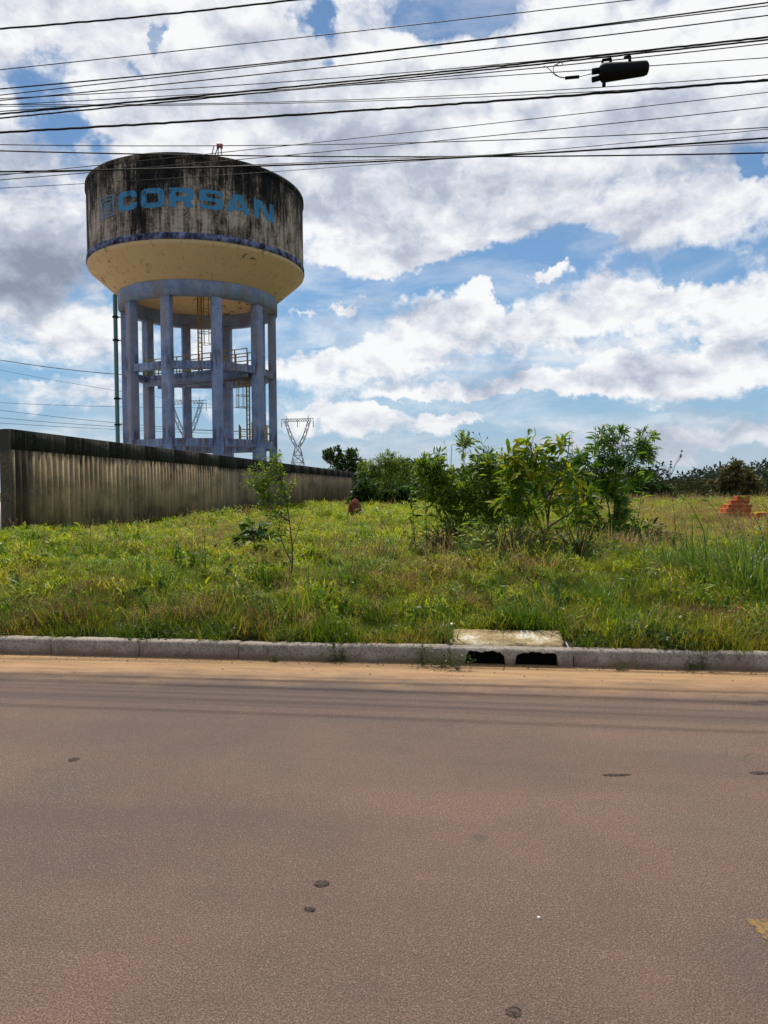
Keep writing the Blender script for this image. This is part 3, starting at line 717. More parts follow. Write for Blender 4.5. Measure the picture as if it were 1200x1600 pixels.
letter('painted_logo', L_logo, -55.8, -43.2, 17.70, 18.94, M['logo'], 40, 40)
# ------------------------------------------------------------------ pylons far behind
def pylon(px, ytop, Dst, label):
    base = at(px, 764, Dst); sc = 1.0
    H = (764-ytop)/F_PX*Dst; u = H/118.0       # metres per photograph pixel of the near pylon
    g = thing('power_pylon', label, 'pylon', (base.x, base.y, 0.3), 'lattice power pylons on the horizon')
    X = base.x; Y = base.y; r = Dst*.00036
    def pt(a, y, dpt): return Vector((X+a*u, Y+dpt*u, .3+(118-y)*u))
    b = MB()
    lv = [(118, 17), (98, 14), (84, 12), (70, 9), (58, 6.5), (45, 4)]
    for sx in (-1, 1):
        for sy in (-1, 1): b.tube([pt(sx*w, y, sy*w) for y, w in lv], r*1.2, 4)
    for (y, w), (y2, w2) in zip(lv[:-1], lv[1:]):
        for sy in (-1, 1):
            b.tube([pt(-w, y, sy*w), pt(w2, y2, sy*w2)], r, 3); b.tube([pt(w, y, sy*w), pt(-w2, y2, sy*w2)], r, 3); b.tube([pt(-w2, y2, sy*w2), pt(w2, y2, sy*w2)], r, 3)
            b.tube([pt(sy*w, y, -w), pt(sy*w2, y2, w2)], r, 3)
    b.build('lattice_body', M['steel'], g)
    for sx in (-1, 1):
        b = MB(); st = [(45, 0.5, 4), (35, 5, 10), (25, 9.5, 14), (14, 13.5, 17.5), (4, 16.5, 20.5)]
        for k_ in (1, 2):
            for sy in (-1, 1): b.tube([pt(sx*q[k_], q[0], sy*2) for q in st], r*1.1, 4)
        for q, q2 in zip(st[:-1], st[1:]):
            b.tube([pt(sx*q[1], q[0], 0), pt(sx*q2[2], q2[0], 0)], r, 3); b.tube([pt(sx*q[2], q[0], 0), pt(sx*q2[1], q2[0], 0)], r, 3)
        b.tube([pt(sx*17, 4, 0), pt(sx*17.5, -5, 0)], r*1.1, 3)
        b.build('lattice_arm', M['steel'], g)
    b = MB()
    for y in (0, 4): b.tube([pt(-26 if y == 0 else -22, y+1, 0), pt(26 if y == 0 else 22, y, 0)], r*1.3, 4)
    for i in range(-22, 22, 4): b.tube([pt(i, 4, 0), pt(i+2, 0, 0)], r, 3); b.tube([pt(i+2, 0, 0), pt(i+4, 4, 0)], r, 3)
    b.build('crossarm', M['steel'], g)
    for a in (-25, 0, 25): MB().tube([pt(a, 2, 0), pt(a, 14, 0)], r*1.2, 4).build('insulator', M['steel'], g)
pylon(466, 648, 300, 'lattice power pylon standing free to the right of the water tower')
pylon(293, 617, 240, 'taller looking lattice power pylon seen between the columns of the water tower')
# ------------------------------------------------------------------ overhead cables along the street
def cable(pts, w, c, label, x0=-620, x1=1820, name='overhead_cable', cat='cable', group='overhead cables along the street', deg=2, jit=0.0):
    xs = [p[0] for p in pts]; ys = [p[1] for p in pts]; co = np.polyfit(xs, ys, min(deg, len(pts)-1)); lo, hi = max(x0, min(xs)-420), min(x1, max(xs)+420)
    P = []; sl_lo = np.polyval(np.polyder(co), min(xs)); sl_hi = np.polyval(np.polyder(co), max(xs)); rs = random.Random(len(label)+int(ys[0]))
    for x in np.arange(x0, x1+1, 40 if not jit else 12):
        y = np.polyval(co, x)
        if x < min(xs): y = np.polyval(co, min(xs)) + sl_lo*(x-min(xs))
        if x > max(xs): y = np.polyval(co, max(xs)) + sl_hi*(x-max(xs))
        d = ray(x, y); k = c/(d.y+.14*d.x); P.append(Vector((0, 0, EYE))+d*k+Vector((0, 0, rs.uniform(-jit, jit))))
    r = w/2/F_PX*c*.92
    b = MB().tube(P, r, 6); o = b.build(name, M['cable'], org=tuple(P[len(P)//2]))
    return tag(o, label, cat, group)
CB = [
 ([(0, 45), (230, 25), (457, 0)], 3.2, 9.6, 'thick wrapped cable crossing the top left corner of the sky, topmost of all', .004),
 ([(0, 109), (600, 44), (985, 0)], 1.5, 9.5, 'thin cable just below the topmost thick one, leaving the sky left of the splice box', 0),
 ([(0, 139), (600, 79), (1200, 4)], 2.2, 9.4, 'upper wire of the close pair that reaches the top right corner', 0),
 ([(0, 149), (300, 114), (600, 81), (1200, 9)], 1.6, 9.45, 'lower wire of the close pair that reaches the top right corner', 0),
 ([(0, 157), (600, 95), (1200, 24)], 1.8, 9.55, 'single thin wire midway between the top pair and the thick bundle', 0),
 ([(0, 154), (600, 116), (1200, 57)], 1.4, 9.65, 'thin wire that joins the thick bundle from above on its left', 0),
 ([(0, 178), (300, 151), (600, 121), (1200, 58)], 3.0, 9.7, 'upper strand of the thick bundle the splice box hangs under', .003),
 ([(0, 184), (300, 157), (600, 124), (1200, 62)], 2.6, 9.75, 'lower strand of the thick bundle the splice box hangs under', .003),
 ([(0, 174), (600, 129), (860, 103), (1200, 68)], 1.6, 9.7, 'messenger wire carrying the black splice box', 0),
 ([(0, 164), (600, 130), (850, 114), (1200, 90)], 1.3, 10.0, 'thin wire passing behind the black splice box', 0),
 ([(0, 161), (185, 167), (600, 152), (1200, 117)], 1.2, 10.1, 'hair-thin wire just below the splice box', 0),
 ([(0, 166), (600, 157), (950, 142), (1200, 127)], 1.2, 9.9, 'hair-thin wire running into the wrapped middle cable on the right', 0),
 ([(0, 207), (600, 170), (1200, 125)], 3.8, 9.8, 'thick wrapped cable running alone across the middle of the wires', .005),
 ([(0, 226), (600, 224), (1200, 199)], 1.4, 10.2, 'nearly level thin wire just above the tank roof', 0),
 ([(0, 235), (220, 242), (600, 244), (1200, 239)], 2.2, 10.3, 'level wire touching the top of the tank roof in view', 0),
 ([(0, 268), (400, 260), (600, 252), (900, 235), (1200, 216)], 2.8, 10.1, 'thick low wire crossing in front of the upper tank drum', 0),
 ([(0, 274), (350, 237), (600, 212), (1200, 144)], 1.2, 10.4, 'upper of the two thin wires slanting up from the tank roof', 0),
 ([(0, 281), (380, 249), (600, 228), (1200, 167)], 1.3, 10.45, 'lower of the two thin wires slanting up from the tank roof', 0),
 ([(0, 294), (400, 270), (600, 256), (900, 230), (1200, 202)], 1.0, 10.5, 'lowest hair-thin wire passing over the tank drum', 0),
 ([(0, 272), (600, 249), (1200, 222)], 1.2, 10.2, 'thin wire accompanying the thick low wire on its right', 0)]
for pts, w, c, lb, jit in CB: cable(pts, w, c, lb, jit=jit)
for pts, w, lb in (([(0, 562), (70, 574), (180, 584), (400, 590)], 1.3, 'darkest far wire left of the tower, highest over the wall'),
                   ([(0, 578), (100, 597), (180, 610), (400, 640)], .6, 'faint slanting far wire below the darkest one, left of the tower'),
                   ([(0, 629), (100, 634), (180, 635), (400, 637)], .7, 'level far wire halfway between the wall and the darkest far wire'),
                   ([(0, 641), (100, 652), (180, 661), (400, 676)], .8, 'slanting far wire above the wall, uppermost of three'),
                   ([(0, 653), (100, 661), (180, 667), (400, 674)], .8, 'slanting far wire above the wall, middle of three'),
                   ([(0, 661), (100, 667), (180, 671), (400, 679)], .7, 'slanting far wire above the wall, lowest of three')):
    cable(pts, w, 95, lb, -120, 425, 'distant_wire', 'wire', 'far wires left of the tower')
# splice box on the messenger wire
def cp(px, py, off=0.0, c=9.7):
    d = ray(px, py); k = (c+off)/(d.y+.14*d.x); return Vector((0, 0, EYE))+d*k
sb = thing('splice_box', 'black dome splice box hanging from the cable bundle at upper right', 'splice box', cp(965, 116, -.1))
b = MB(); pts = [cp(x, y, -.1) for x, y in ((937, 114.5), (940, 114), (945, 113.5), (980, 110), (1006, 107), (1011, 106), (1013.5, 105.8))]
sc_ = 9.7/F_PX
b.tube(pts, [9*sc_, 12.4*sc_, 13*sc_, 11.3*sc_, 10.3*sc_, 9.2*sc_, 5.5*sc_], 18); b.build('dome', M['black'], sb, smooth=False)
MB().tube([cp(938, 110, -.1), cp(925, 112, -.1)], 4.3*sc_, 12).build('cable_port', M['black'], sb)
MB().tube([cp(940, 121, -.1), cp(925, 125, -.1)], 3.8*sc_, 12).build('cable_port', M['black'], sb)
MB().tube([cp(944, 124, -.1), cp(943.5, 135.5, -.1)], 2.6*sc_, 10).build('cable_port', M['black'], sb)
for xa, xb, y in ((941, 954, 97), (975, 984, 93)):
    b = MB(); b.beam(cp(xa, y-3, -.09), cp(xb+1, y-5, -.09), .03, .02)
    b.beam(cp(xb, y-5, -.09), cp(xb, y+8, -.09), .03, .025)
    if xa < 950: b.beam(cp(xa+.5, y-3, -.09), cp(xa+.5, y+8, -.09), .025, .02)
    b.build('hanger', M['black'], sb)
for x in (957, 960, 963): MB().tube([cp(x, 104, -.12), cp(x, 98.5, -.12)], .6*sc_, 6).build('bolt', M['black'], sb)
sp = thing('splice_tube', 'small black splice tube on the thin looping lead left of the splice box', 'cable sleeve', cp(893, 121, -.08))
MB().tube([cp(883, 122, -.08), cp(905, 120, -.08)], 2.3*sc_, 10).build('sleeve', M['black'], sp)
for P in ([(849, 103), (856, 106), (862, 112), (868, 118), (876, 121), (884, 122)], [(875, 98), (866, 102), (864, 108), (866, 115), (874, 120), (884, 121.5)], [(905, 120), (915, 117.5), (926, 115), (934, 111)], [(868, 101), (876, 103), (880, 100), (876, 97.5)]):
    MB().tube([cp(x, y, -.08) for x, y in P], .55*sc_, 5).build('lead', M['cable'], sp)
# ------------------------------------------------------------------ leaf and grass geometry
def leaf_lance(nst=4, W=.28, fold=.25, droop=.35, peak=.4):
    """unit leaf along +Y, normal +Z; returns verts, faces"""
    v = []; f = []
    for i in range(nst+1):
        u = i/nst; w = W*.5*math.sin(math.pi*u**(.5/peak*.5+.45))**.9 if 0 < u < 1 else .004
        z = -droop*u*u; v += [(-w, u, z+fold*w), (0, u, z), (w, u, z+fold*w)]
    for i in range(nst):
        a = i*3; f += [(a, a+1, a+4, a+3), (a+1, a+2, a+5, a+4)]
    return np.array(v), f
def leaf_lobed():
    """palmate leaf with seven pointed lobes"""
    v = [(0, 0, 0)]; f = []
    lob = [(-150, .45), (-105, .7), (-55, .9), (0, 1.0), (55, .9), (105, .7), (150, .45)]
    for k, (a, r) in enumerate(lob):
        a = math.radians(a)
        def P(ang, rr, z): return (math.sin(ang)*rr, math.cos(ang)*rr, z)
        b = len(v); v += [P(a-.36, .30*r+.08, -.02), P(a-.15, .66*r, -.05), P(a, r, -.22*r), P(a+.15, .66*r, -.05), P(a+.36, .30*r+.08, -.02), P(a, .5*r, .02)]
        f += [(0, b, b+5), (b, b+1, b+5), (b+1, b+2, b+5), (b+2, b+3, b+5), (b+3, b+4, b+5), (b+4, 0, b+5)]
    return np.array(v), f
def basis(dirs, ups):
    y = dirs/np.linalg.norm(dirs, axis=1, keepdims=True)
    x = np.cross(y, ups); x /= np.linalg.norm(x, axis=1, keepdims=True)+1e-9
    z = np.cross(x, y); return x, y, z
def scatter(name, tmpl, pos, dirs, ups, size, m, parent=None, org=None, kind=None):
    tv, tf = tmpl; N = len(pos); k = len(tv); x, y, z = basis(dirs, ups)
    s = np.asarray(size).reshape(N, 1, 1)
    V = pos[:, None, :] + s*(tv[None, :, 0, None]*x[:, None, :] + tv[None, :, 1, None]*y[:, None, :] + tv[None, :, 2, None]*z[:, None, :])
    fl = np.array([i for f in tf for i in f]); cn = np.array([len(f) for f in tf])
    Fl = (fl[None, :] + (np.arange(N)*k)[:, None]).ravel(); C = np.tile(cn, N)
    rnd = np.repeat(RNG.random(N), k)
    o = mesh_np(name, V.reshape(-1, 3), Fl, C, m, parent, org, rnd)
    if kind: o['kind'] = kind
    return o
def rand_dirs(N, up=0.0, flat=1.0):
    v = RNG.normal(size=(N, 3)); v[:, 2] = v[:, 2]*flat + up; return v/np.linalg.norm(v, axis=1, keepdims=True)
LANCE = leaf_lance(); NARROW = leaf_lance(3, .16, .2, .3); WIDE = leaf_lance(4, .5, .2, .3); SMALL = leaf_lance(2, .45, .15, .15)
MANGO = leaf_lance(5, .34, .35, .45); LOBED = leaf_lobed()
def quad_bez(a, b, c, k):
    return [a*(1-u)**2 + b*2*u*(1-u) + c*u*u for u in [i/k for i in range(k+1)]]
def plant(name, label, cat, base, stems, blobs, ntw, tmpl, lm, lsize, per=9, sr=.02, tr=.006, stem_m='bark', group=None,
          single=0, up=.25, leafup=None, from_t=.25, thread=1, foliage='crown', trunkname='trunk', droop=0.0, petiole=0.0):
    """stems: list of [(px,py,Y)...]; blobs: (px,py,rx,ry,Y,rdepth_m,weight) in photograph pixels at distance Y"""
    base = Vector(base); root = thing(name, label, cat, base, group)
    nodes = []; b = MB()
    for st in stems:
        P = [at(*q) if not isinstance(q, Vector) else q for q in st]
        if len(P) > 2:
            Q = []
            for i in range(len(P)-1):
                p0, p1, p2, p3 = P[max(i-1, 0)], P[i], P[i+1], P[min(i+2, len(P)-1)]
                for k in range(4):
                    u = k/4; Q.append(.5*((2*p1)+(p2-p0)*u+(2*p0-5*p1+4*p2-p3)*u*u+(3*p1-p0-3*p2+p3)*u**3))
            P = Q+[P[-1]]
        L = len(P); b.tube(P, [sr*(1-.75*i/(L-1)) for i in range(L)], 7)
        nodes += P[max(1, int(L*.25)):]
    b.build(trunkname, M[stem_m], root, smooth=True)
    wts = np.array([q[6] for q in blobs], float); wts /= wts.sum(); pos = []; dirs = []; tb = MB()
    for _ in range(ntw):
        q = blobs[RNG.choice(len(blobs), p=wts)]
        while True:
            r = RNG.uniform(-1, 1, 3)
            if np.dot(r, r) <= 1: break
        r = r*(.55+.45*np.linalg.norm(r))
        T = at(q[0]+r[0]*q[2], q[1]+r[1]*q[3], q[4]+r[2]*q[5])
        nd = min(nodes, key=lambda p: (p-T).length + .9*max(0, p.z-T.z+.02) + .05*random.random())
        mid = nd.lerp(T, .5) + Vector((random.uniform(-.1, .1), random.uniform(-.1, .1), random.uniform(-.02, .22)))*(nd-T).length
        Q = quad_bez(nd, mid, T, 5); tb.tube(Q, [tr, tr*.9, tr*.8, tr*.6, tr*.45, tr*.3], 4, False)
        if len(nodes) < 900 and random.random() < .35: nodes.append(Q[3])
        for k in range(per):
            u = from_t+(1-from_t)*(k+random.random()*.6)/per; u = min(u, 1); p = Q[0]*(1-u)**2+mid*2*u*(1-u)+T*u*u
            d = (T-nd).normalized()*(.5+.9*(u > .93)) + Vector(rand_dirs(1)[0])*.85 + Vector((0, 0, up-droop))
            if petiole:
                e = p + (d.normalized() + Vector((0, 0, .15)))*petiole*random.uniform(.4, 1.2)
                tb.tube([p, e], [tr*.4, tr*.3], 3, False); p = e; d = d + Vector((0, 0, -droop))
            pos.append(tuple(p)); dirs.append(tuple(d))
    tb.build('twigs', M[stem_m], root)['kind'] = 'stuff'
    pos = np.array(pos); dirs = np.array(dirs); N = len(pos)
    ups = rand_dirs(N, 1.2, .6) ; size = lsize*RNG.uniform(.6, 1.25, N)
    if single:
        idx = RNG.permutation(N); a = idx[:single]; rest = idx[single:]
        tv, tf = tmpl; me = bpy.data.meshes.new('leaf'); me.from_pydata([tuple(v) for v in tv], [], tf); me.materials.append(lm)
        x, y, z = basis(dirs[a], ups[a]); o0 = ORG[root.name]
        for q in range(len(a)):
            o = bpy.data.objects.new('leaf', me); COL.objects.link(o); o.parent = root; s = size[a[q]]
            mt = Matrix([[x[q][i]*s, y[q][i]*s, z[q][i]*s, pos[a[q]][i]-o0[i]] for i in range(3)]+[[0, 0, 0, 1]]); o.matrix_local = mt
        if len(rest): scatter(foliage, tmpl, pos[rest], dirs[rest], ups[rest], size[rest], lm, root, kind='stuff')
    else: scatter(foliage, tmpl, pos, dirs, ups, size, lm, root)
    return root
def gbase(px, py):
    """point of the field seen at this pixel"""
    d = ray(px, py); k = 8.0
    for _ in range(60):
        p = Vector((0, 0, EYE))+d*k; z = float(gz(p.x, p.y)); k += (p.z-z)/max(.02, -d.z)*.6
    p = Vector((0, 0, EYE))+d*k; return Vector((p.x, p.y, float(gz(p.x, p.y))))
bs = Vector((at(297, 690, 74).x, 74, .5)); Y = 74
plant('yard_tree', 'small green tree top showing between the tower columns above the wall', 'tree', bs, [[bs, (297, 710, Y), (296, 690, Y)], [(297, 710, Y), (306, 695, Y)]],
      [(295, 688, 9, 11, Y, .7, 1), (304, 694, 9, 8, Y, .7, 1)], 110, SMALL, M['l_mid'], .24, 9, .07, .02)
# --- tuft meshes for the ground cover
def blade_mesh(name, blades, m, heads=None):
    """blades: list of (x,y, az, len, width, lean, bend)"""
    V = []; Fc = []; R = []
    for (x, y, az, L, w, lean, bend) in blades:
        dx_, dy2 = math.cos(az), math.sin(az); px_, py_ = -dy2, dx_; b = len(V); r = random.random(); ns_ = 4
        for i in range(ns_):
            u = i/(ns_-1); out = L*(lean*u+bend*u*u); z = L*u*math.sqrt(max(.05, 1-(lean*.8)**2)) - L*bend*.45*u*u
            ww = w*(.75 if i == 0 else 1 if i == 1 else .7 if i == 2 else .06)/2
            V += [(x+dx_*out-px_*ww, y+dy2*out-py_*ww, z), (x+dx_*out+px_*ww, y+dy2*out+py_*ww, z)]; R += [r, r]
        for i in range(ns_-1): Fc.append((b+2*i, b+2*i+1, b+2*i+3, b+2*i+2))
    for (c, d, s) in heads or []:
        b = len(V); r = random.random(); c = Vector(c); d = Vector(d).normalized(); x_ = d.cross(Vector((random.uniform(-1, 1), random.uniform(-1, 1), .3))).normalized()
        V += [tuple(c-x_*s*.15), tuple(c+x_*s*.15), tuple(c+d*s*.5+x_*s*.3), tuple(c+d*s), tuple(c+d*s*.5-x_*s*.3)]; R += [r]*5; Fc.append((b, b+1, b+2, b+3, b+4))
    me = bpy.data.meshes.new(name); me.from_pydata(V, [], Fc); me.materials.append(m)
    a = me.attributes.new('rnd', 'FLOAT', 'POINT'); a.data.foreach_set('value', np.array(R, dtype=np.float32))
    return bpy.data.objects.new(name, me)
U = random.uniform
def tuft_fine(m='g_fine', h=(.05, .17), nb=60, rad=.10):
    return blade_mesh('tuft', [(U(-rad, rad), U(-rad, rad), U(0, 6.28), U(*h), U(.005, .009), U(0, .45), U(0, .5)) for _ in range(nb)], M[m])
def tuft_broad(m='g_broad', nb=46):
    """leafy creeping grass: short stems with pointed leaves at every height"""
    B = []; Z = []
    for _ in range(9):
        r = U(0, .13); a = U(0, 6.28); x0, y0 = r*math.cos(a), r*math.sin(a); hs = U(.05, .17); tx, ty = U(-.05, .05), U(-.05, .05)
        for q in range(6):
            u = (q+1)/6; B.append((x0+tx*u, y0+ty*u, U(0, 6.28), U(.04, .10)*(1.1-.3*u), U(.009, .017), U(.35, .95), U(.0, .9))); Z.append(hs*u)
    o = blade_mesh('tuft', B, M[m])
    for i, v in enumerate(o.data.vertices): v.co.z += Z[i//8]
    return o
def tuft_cover(nl=46):
    V = []; heads = []
    for _ in range(nl):
        r = U(0, .15); a = U(0, 6.28); heads.append(((r*math.cos(a), r*math.sin(a), U(.01, .11)), (U(-1, 1), U(-1, 1), U(-.1, .7)), U(.018, .042)))
    return blade_mesh('tuft', [], M['g_cover'], heads)
def tuft_dry(nb=12, h=(.25, .5)):
    B = [(U(-.12, .12), U(-.12, .12), U(0, 6.28), U(*h), U(.003, .005), U(0, .35), U(0, .35)) for _ in range(nb)]
    heads = []
    for (x, y, az, L, w, lean, bend) in B:
        for q in range(5):
            u = 1-.06*q; out = L*(lean*u+bend*u*u); z = L*u*math.sqrt(max(.05, 1-(lean*.8)**2))-L*bend*.45*u*u
            heads.append(((x+math.cos(az)*out, y+math.sin(az)*out, z), (U(-1, 1), U(-1, 1), U(.2, 1.4)), U(.012, .026)))
    return blade_mesh('tuft', B, M['g_dry'], heads)
def cover_object(name, label, srcs, pts, scl, lean=.25):
    """one object: points carrying instanced tufts"""
    lib = bpy.data.collections.new(name+'_tufts')
    for i, o in enumerate(srcs): o.name = '%s_tuft_%02d' % (name, i); lib.objects.link(o)
    N = len(pts); me = bpy.data.meshes.new(name); me.vertices.add(N); me.vertices.foreach_set('co', np.asarray(pts, dtype=np.float32).ravel())
    a = me.attributes.new('rot', 'FLOAT_VECTOR', 'POINT'); r = np.stack([RNG.normal(0, lean*.4, N), RNG.normal(0, lean*.4, N), RNG.uniform(0, 6.28, N)], 1); a.data.foreach_set('vector', r.astype(np.float32).ravel())
    a = me.attributes.new('scl', 'FLOAT', 'POINT'); a.data.foreach_set('value', np.asarray(scl, dtype=np.float32))
    a = me.attributes.new('pick', 'INT', 'POINT'); a.data.foreach_set('value', RNG.integers(0, len(srcs), N).astype(np.int32))
    o = bpy.data.objects.new(name, me); COL.objects.link(o)
    ng = bpy.data.node_groups.new(name+'_nodes', 'GeometryNodeTree'); ng.interface.new_socket('Geometry', in_out='INPUT', socket_type='NodeSocketGeometry'); ng.interface.new_socket('Geometry', in_out='OUTPUT', socket_type='NodeSocketGeometry')
    gi = ng.nodes.new('NodeGroupInput'); go = ng.nodes.new('NodeGroupOutput'); ip = ng.nodes.new('GeometryNodeInstanceOnPoints'); ci = ng.nodes.new('GeometryNodeCollectionInfo')
    ci.inputs['Collection'].default_value = lib; ci.inputs['Separate Children'].default_value = True; ci.inputs['Reset Children'].default_value = True
    def na(nm, t):
        x = ng.nodes.new('GeometryNodeInputNamedAttribute'); x.data_type = t; x.inputs[0].default_value = nm; return x.outputs[0]
    L = ng.links.new; L(gi.outputs[0], ip.inputs['Points']); L(ci.outputs[0], ip.inputs['Instance']); ip.inputs['Pick Instance'].default_value = True
    L(na('pick', 'INT'), ip.inputs['Instance Index']); L(na('rot', 'FLOAT_VECTOR'), ip.inputs['Rotation']); L(na('scl', 'FLOAT'), ip.inputs['Scale']); L(ip.outputs[0], go.inputs[0])
    md = o.modifiers.new('tufts', 'NODES'); md.node_group = ng
    return tag(o, label, 'ground cover' if 'grass' not in name else 'grass', kind='stuff')
def field_points(dens, t0, t1, smax, fn=None):
    """random points in kerb coordinates; fn(s,t,x,y)->keep probability"""
    A = (t1-t0)*2*smax; N = int(dens*A); s = RNG.uniform(-smax, smax, N); t = RNG.uniform(t0, t1, N)
    x = K0.x+KS.x*s+KT.x*t; y = K0.y+KS.y*s+KT.y*t
    keep = (y > 1) & (np.abs(x) < y*.56+2.0) & ~((s > DR0-.06) & (s < sl1+.06) & (t < KW+.56))
    wd = (x-WA.x)*WD.x+(y-WA.y)*WD.y; wo_ = (x-WA.x)*WN.x+(y-WA.y)*WN.y
    keep &= ~((wd > -.2) & (wd < 53) & (wo_ < .12))
    if fn is not None: keep &= RNG.random(N) < fn(s, t, x, y)
    s, t, x, y = s[keep], t[keep], x[keep], y[keep]
    return np.stack([x, y, gz(x, y)-.01], 1), t
def sn(x, y, f, p=0):   # cheap smooth patchiness 0..1
    return .5+.25*np.sin(x*f+1.3*np.sin(y*f*.7+p)+p)+.25*np.sin(y*f*1.3+1.1*np.sin(x*f*.8+p*2)+p*1.7)
def lump(x, y):   # clumps of stronger and weaker growth
    v = np.sin(x*2.7+2*np.sin(y*1.9))*np.sin(y*3.1+2*np.sin(x*2.2)) + .6*np.sin(x*6.1+y*2.0+2*np.sin(y*4.0))*np.sin(y*5.3-x*1.1)
    return 1+.55*np.clip(v, -.9, 1.4)
def rows(spec):
    P = []; S = []
    for dens, t0, t1, smax, sc0, sc1, fn in spec:
        p, t = field_points(dens, t0, t1, smax, fn); P.append(p); S.append(RNG.uniform(sc0, sc1, len(p))*lump(p[:, 0], p[:, 1]))
    return np.concatenate(P), np.concatenate(S)
fine_w = lambda s, t, x, y: np.clip(1.25-(t-1.6)/2.6, .15, 1)*(.5+.5*sn(x, y, 1.7))
broad_w = lambda s, t, x, y: np.clip((t-.5)/1.8, .08, 1)*(.5+.5*sn(x, y, 1.3, 2))
P, S = rows([(130, .17, 6, 8, .7, 1.25, fine_w), (40, 6, 16, 14, .8, 1.4, fine_w), (9, 16, 60, 42, 1.2, 2.0, None)])
cover_object('fine_grass', 'fine green grass growing thick along the kerb and across the field', [tuft_fine() for _ in range(7)], P, S)
P, S = rows([(200, .4, 8, 10, .55, 1.0, broad_w), (75, 8, 20, 17, .75, 1.3, broad_w), (13, 20, 45, 32, 1.3, 2.0, broad_w)])
cover_object('broad_leaf_grass', 'bright yellow-green broad bladed grass covering the middle of the field', [tuft_broad() for _ in range(7)], P, S, .6)
P, S = rows([(70, .16, 2.2, 8, .7, 1.2, lambda s, t, x, y: .25+.75*sn(x, y, 2.6, 1)), (8, 2.2, 14, 12, .9, 1.5, lambda s, t, x, y: sn(x, y, 2.1, 5)**2)])
cover_object('creeping_weeds', 'dark small-leaved creeping weeds behind the kerb', [tuft_cover() for _ in range(5)], P, S, .3)
P, S = rows([(20, .25, 4.5, 8, .45, .85, lambda s, t, x, y: sn(x, y, 1.1, 3)**2.2), (6, 4.5, 14, 12, .8, 1.3, lambda s, t, x, y: sn(x, y, .8, 4)**2.2), (2, 14, 55, 40, .9, 1.5, lambda s, t, x, y: np.clip((x-2)/8, .15, 1))])
cover_object('dry_grass', 'brown dry grass stems with seed heads scattered over the field', [tuft_dry() for _ in range(6)], P, S, .3)
PATCH = [(gbase(*q[:2]), q[2]) for q in ((140, 955, .9), (60, 985, .6), (610, 930, .8), (330, 975, .5), (840, 930, .7), (1010, 915, .7), (770, 960, .5), (450, 880, .5), (1100, 975, .5), (400, 805, 1.6), (250, 870, .7), (680, 900, .7))]
def patch_w(s, t, x, y):
    w = 0
    for p, r in PATCH: w = w+np.exp(-((x-p.x)/r)**2-((y-p.y)/(r*.8))**2)
    return np.clip(w, 0, 1)*(.4+.6*sn(x, y, 5))
P, S = rows([(150, .2, 7, 8, .4, .85, patch_w), (25, 7, 20, 12, .5, 1.0, patch_w)])
cover_object('brown_grass', 'patches of reddish brown dead grass in seed between the green', [blade_mesh('tuft', [(U(-.1, .1), U(-.1, .1), U(0, 6.28), U(.08, .38), U(.003, .006), U(0, .5), U(0, .6)) for _ in range(34)], M['g_brown'], [((U(-.12, .12), U(-.12, .12), U(.08, .33)), (U(-1, 1), U(-1, 1), 1), U(.012, .024)) for _ in range(26)]) for _ in range(5)], P, S)
def tuft_weed(m='l_mid', h=(.22, .55), ns_=4, lf=(.035, .075)):
    B = []; H = []
    for _ in range(ns_):
        x, y = U(-.09, .09), U(-.09, .09); L = U(*h); lean = U(0, .3); az = U(0, 6.28); B.append((x, y, az, L, .006, lean, .05)); k = int(L/.022)
        for q in range(k):
            u = .15+.85*q/k; H.append(((x+math.cos(az)*L*lean*u, y+math.sin(az)*L*lean*u, L*u*.97), (U(-1, 1), U(-1, 1), U(-.1, .8)), U(*lf)*(1.15-.5*u)))
    return blade_mesh('tuft', B, M[m], H)
weed_w = lambda s, t, x, y: np.clip(sn(x, y, 1.9, 7)*1.5-.35, .05, 1)
P, S = rows([(4.5, .5, 7, 9, .4, .95, weed_w), (1.6, 7, 22, 15, .4, .9, weed_w)])
cover_object('mixed_weeds', 'upright small leaved weeds mixed through the rough field', [tuft_weed() for _ in range(4)]+[tuft_weed('g_tall', (.2, .5), 4, (.05, .10)) for _ in range(3)], P, S, .4)
P, S = rows([(7, 1.2, 9, 9, .5, 1.0, lambda s, t, x, y: np.clip(sn(x, y, 1.5, 11)*1.8-.8, 0, 1)), (3, 9, 22, 15, .4, .9, lambda s, t, x, y: np.clip(sn(x, y, 1.2, 11)*1.8-.8, 0, 1))])
cover_object('dark_weeds', 'dark green broad leaved weeds in patches among the yellow grass', [tuft_weed('l_dark', (.10, .26), 5, (.06, .11)) for _ in range(5)], P, S, .4)
P, S = rows([(42, .22, 4.5, 8, .6, 1.15, lambda s, t, x, y: np.clip(sn(x, y, 2.3, 9)*1.6-.35+np.clip((x-1.2)/3, 0, .5), 0, 1)), (10, 4.5, 15, 12, .8, 1.3, lambda s, t, x, y: np.clip(sn(x, y, 1.4, 9)*1.8-.7+np.clip((x-3)/3, 0, .6), 0, 1))])
cover_object('tall_fine_grass', 'taller fine upright grass standing in drifts behind the kerb', [tuft_fine('g_fine', (.14, .36), 30, .11) for _ in range(3)]+[tuft_fine('g_tall', (.12, .34), 26, .10) for _ in range(3)], P, S, .4)
# yellow-brown straw behind the bushes on the right
P, S = rows([(24, 9, 40, 30, .9, 1.4, lambda s, t, x, y: np.clip((x-.26*y)/2, 0, 1)*(.3+.7*sn(x, y, .6, 1))), (14, 5.2, 8.5, 6, .9, 1.5, lambda s, t, x, y: np.exp(-((x-2.6)/1.8)**2))])
cover_object('straw_grass', 'straw coloured dry grass on the open ground behind the bushes at the right', [tuft_fine('g_dry', (.12, .32), 40, .14) for _ in range(4)], P, S)
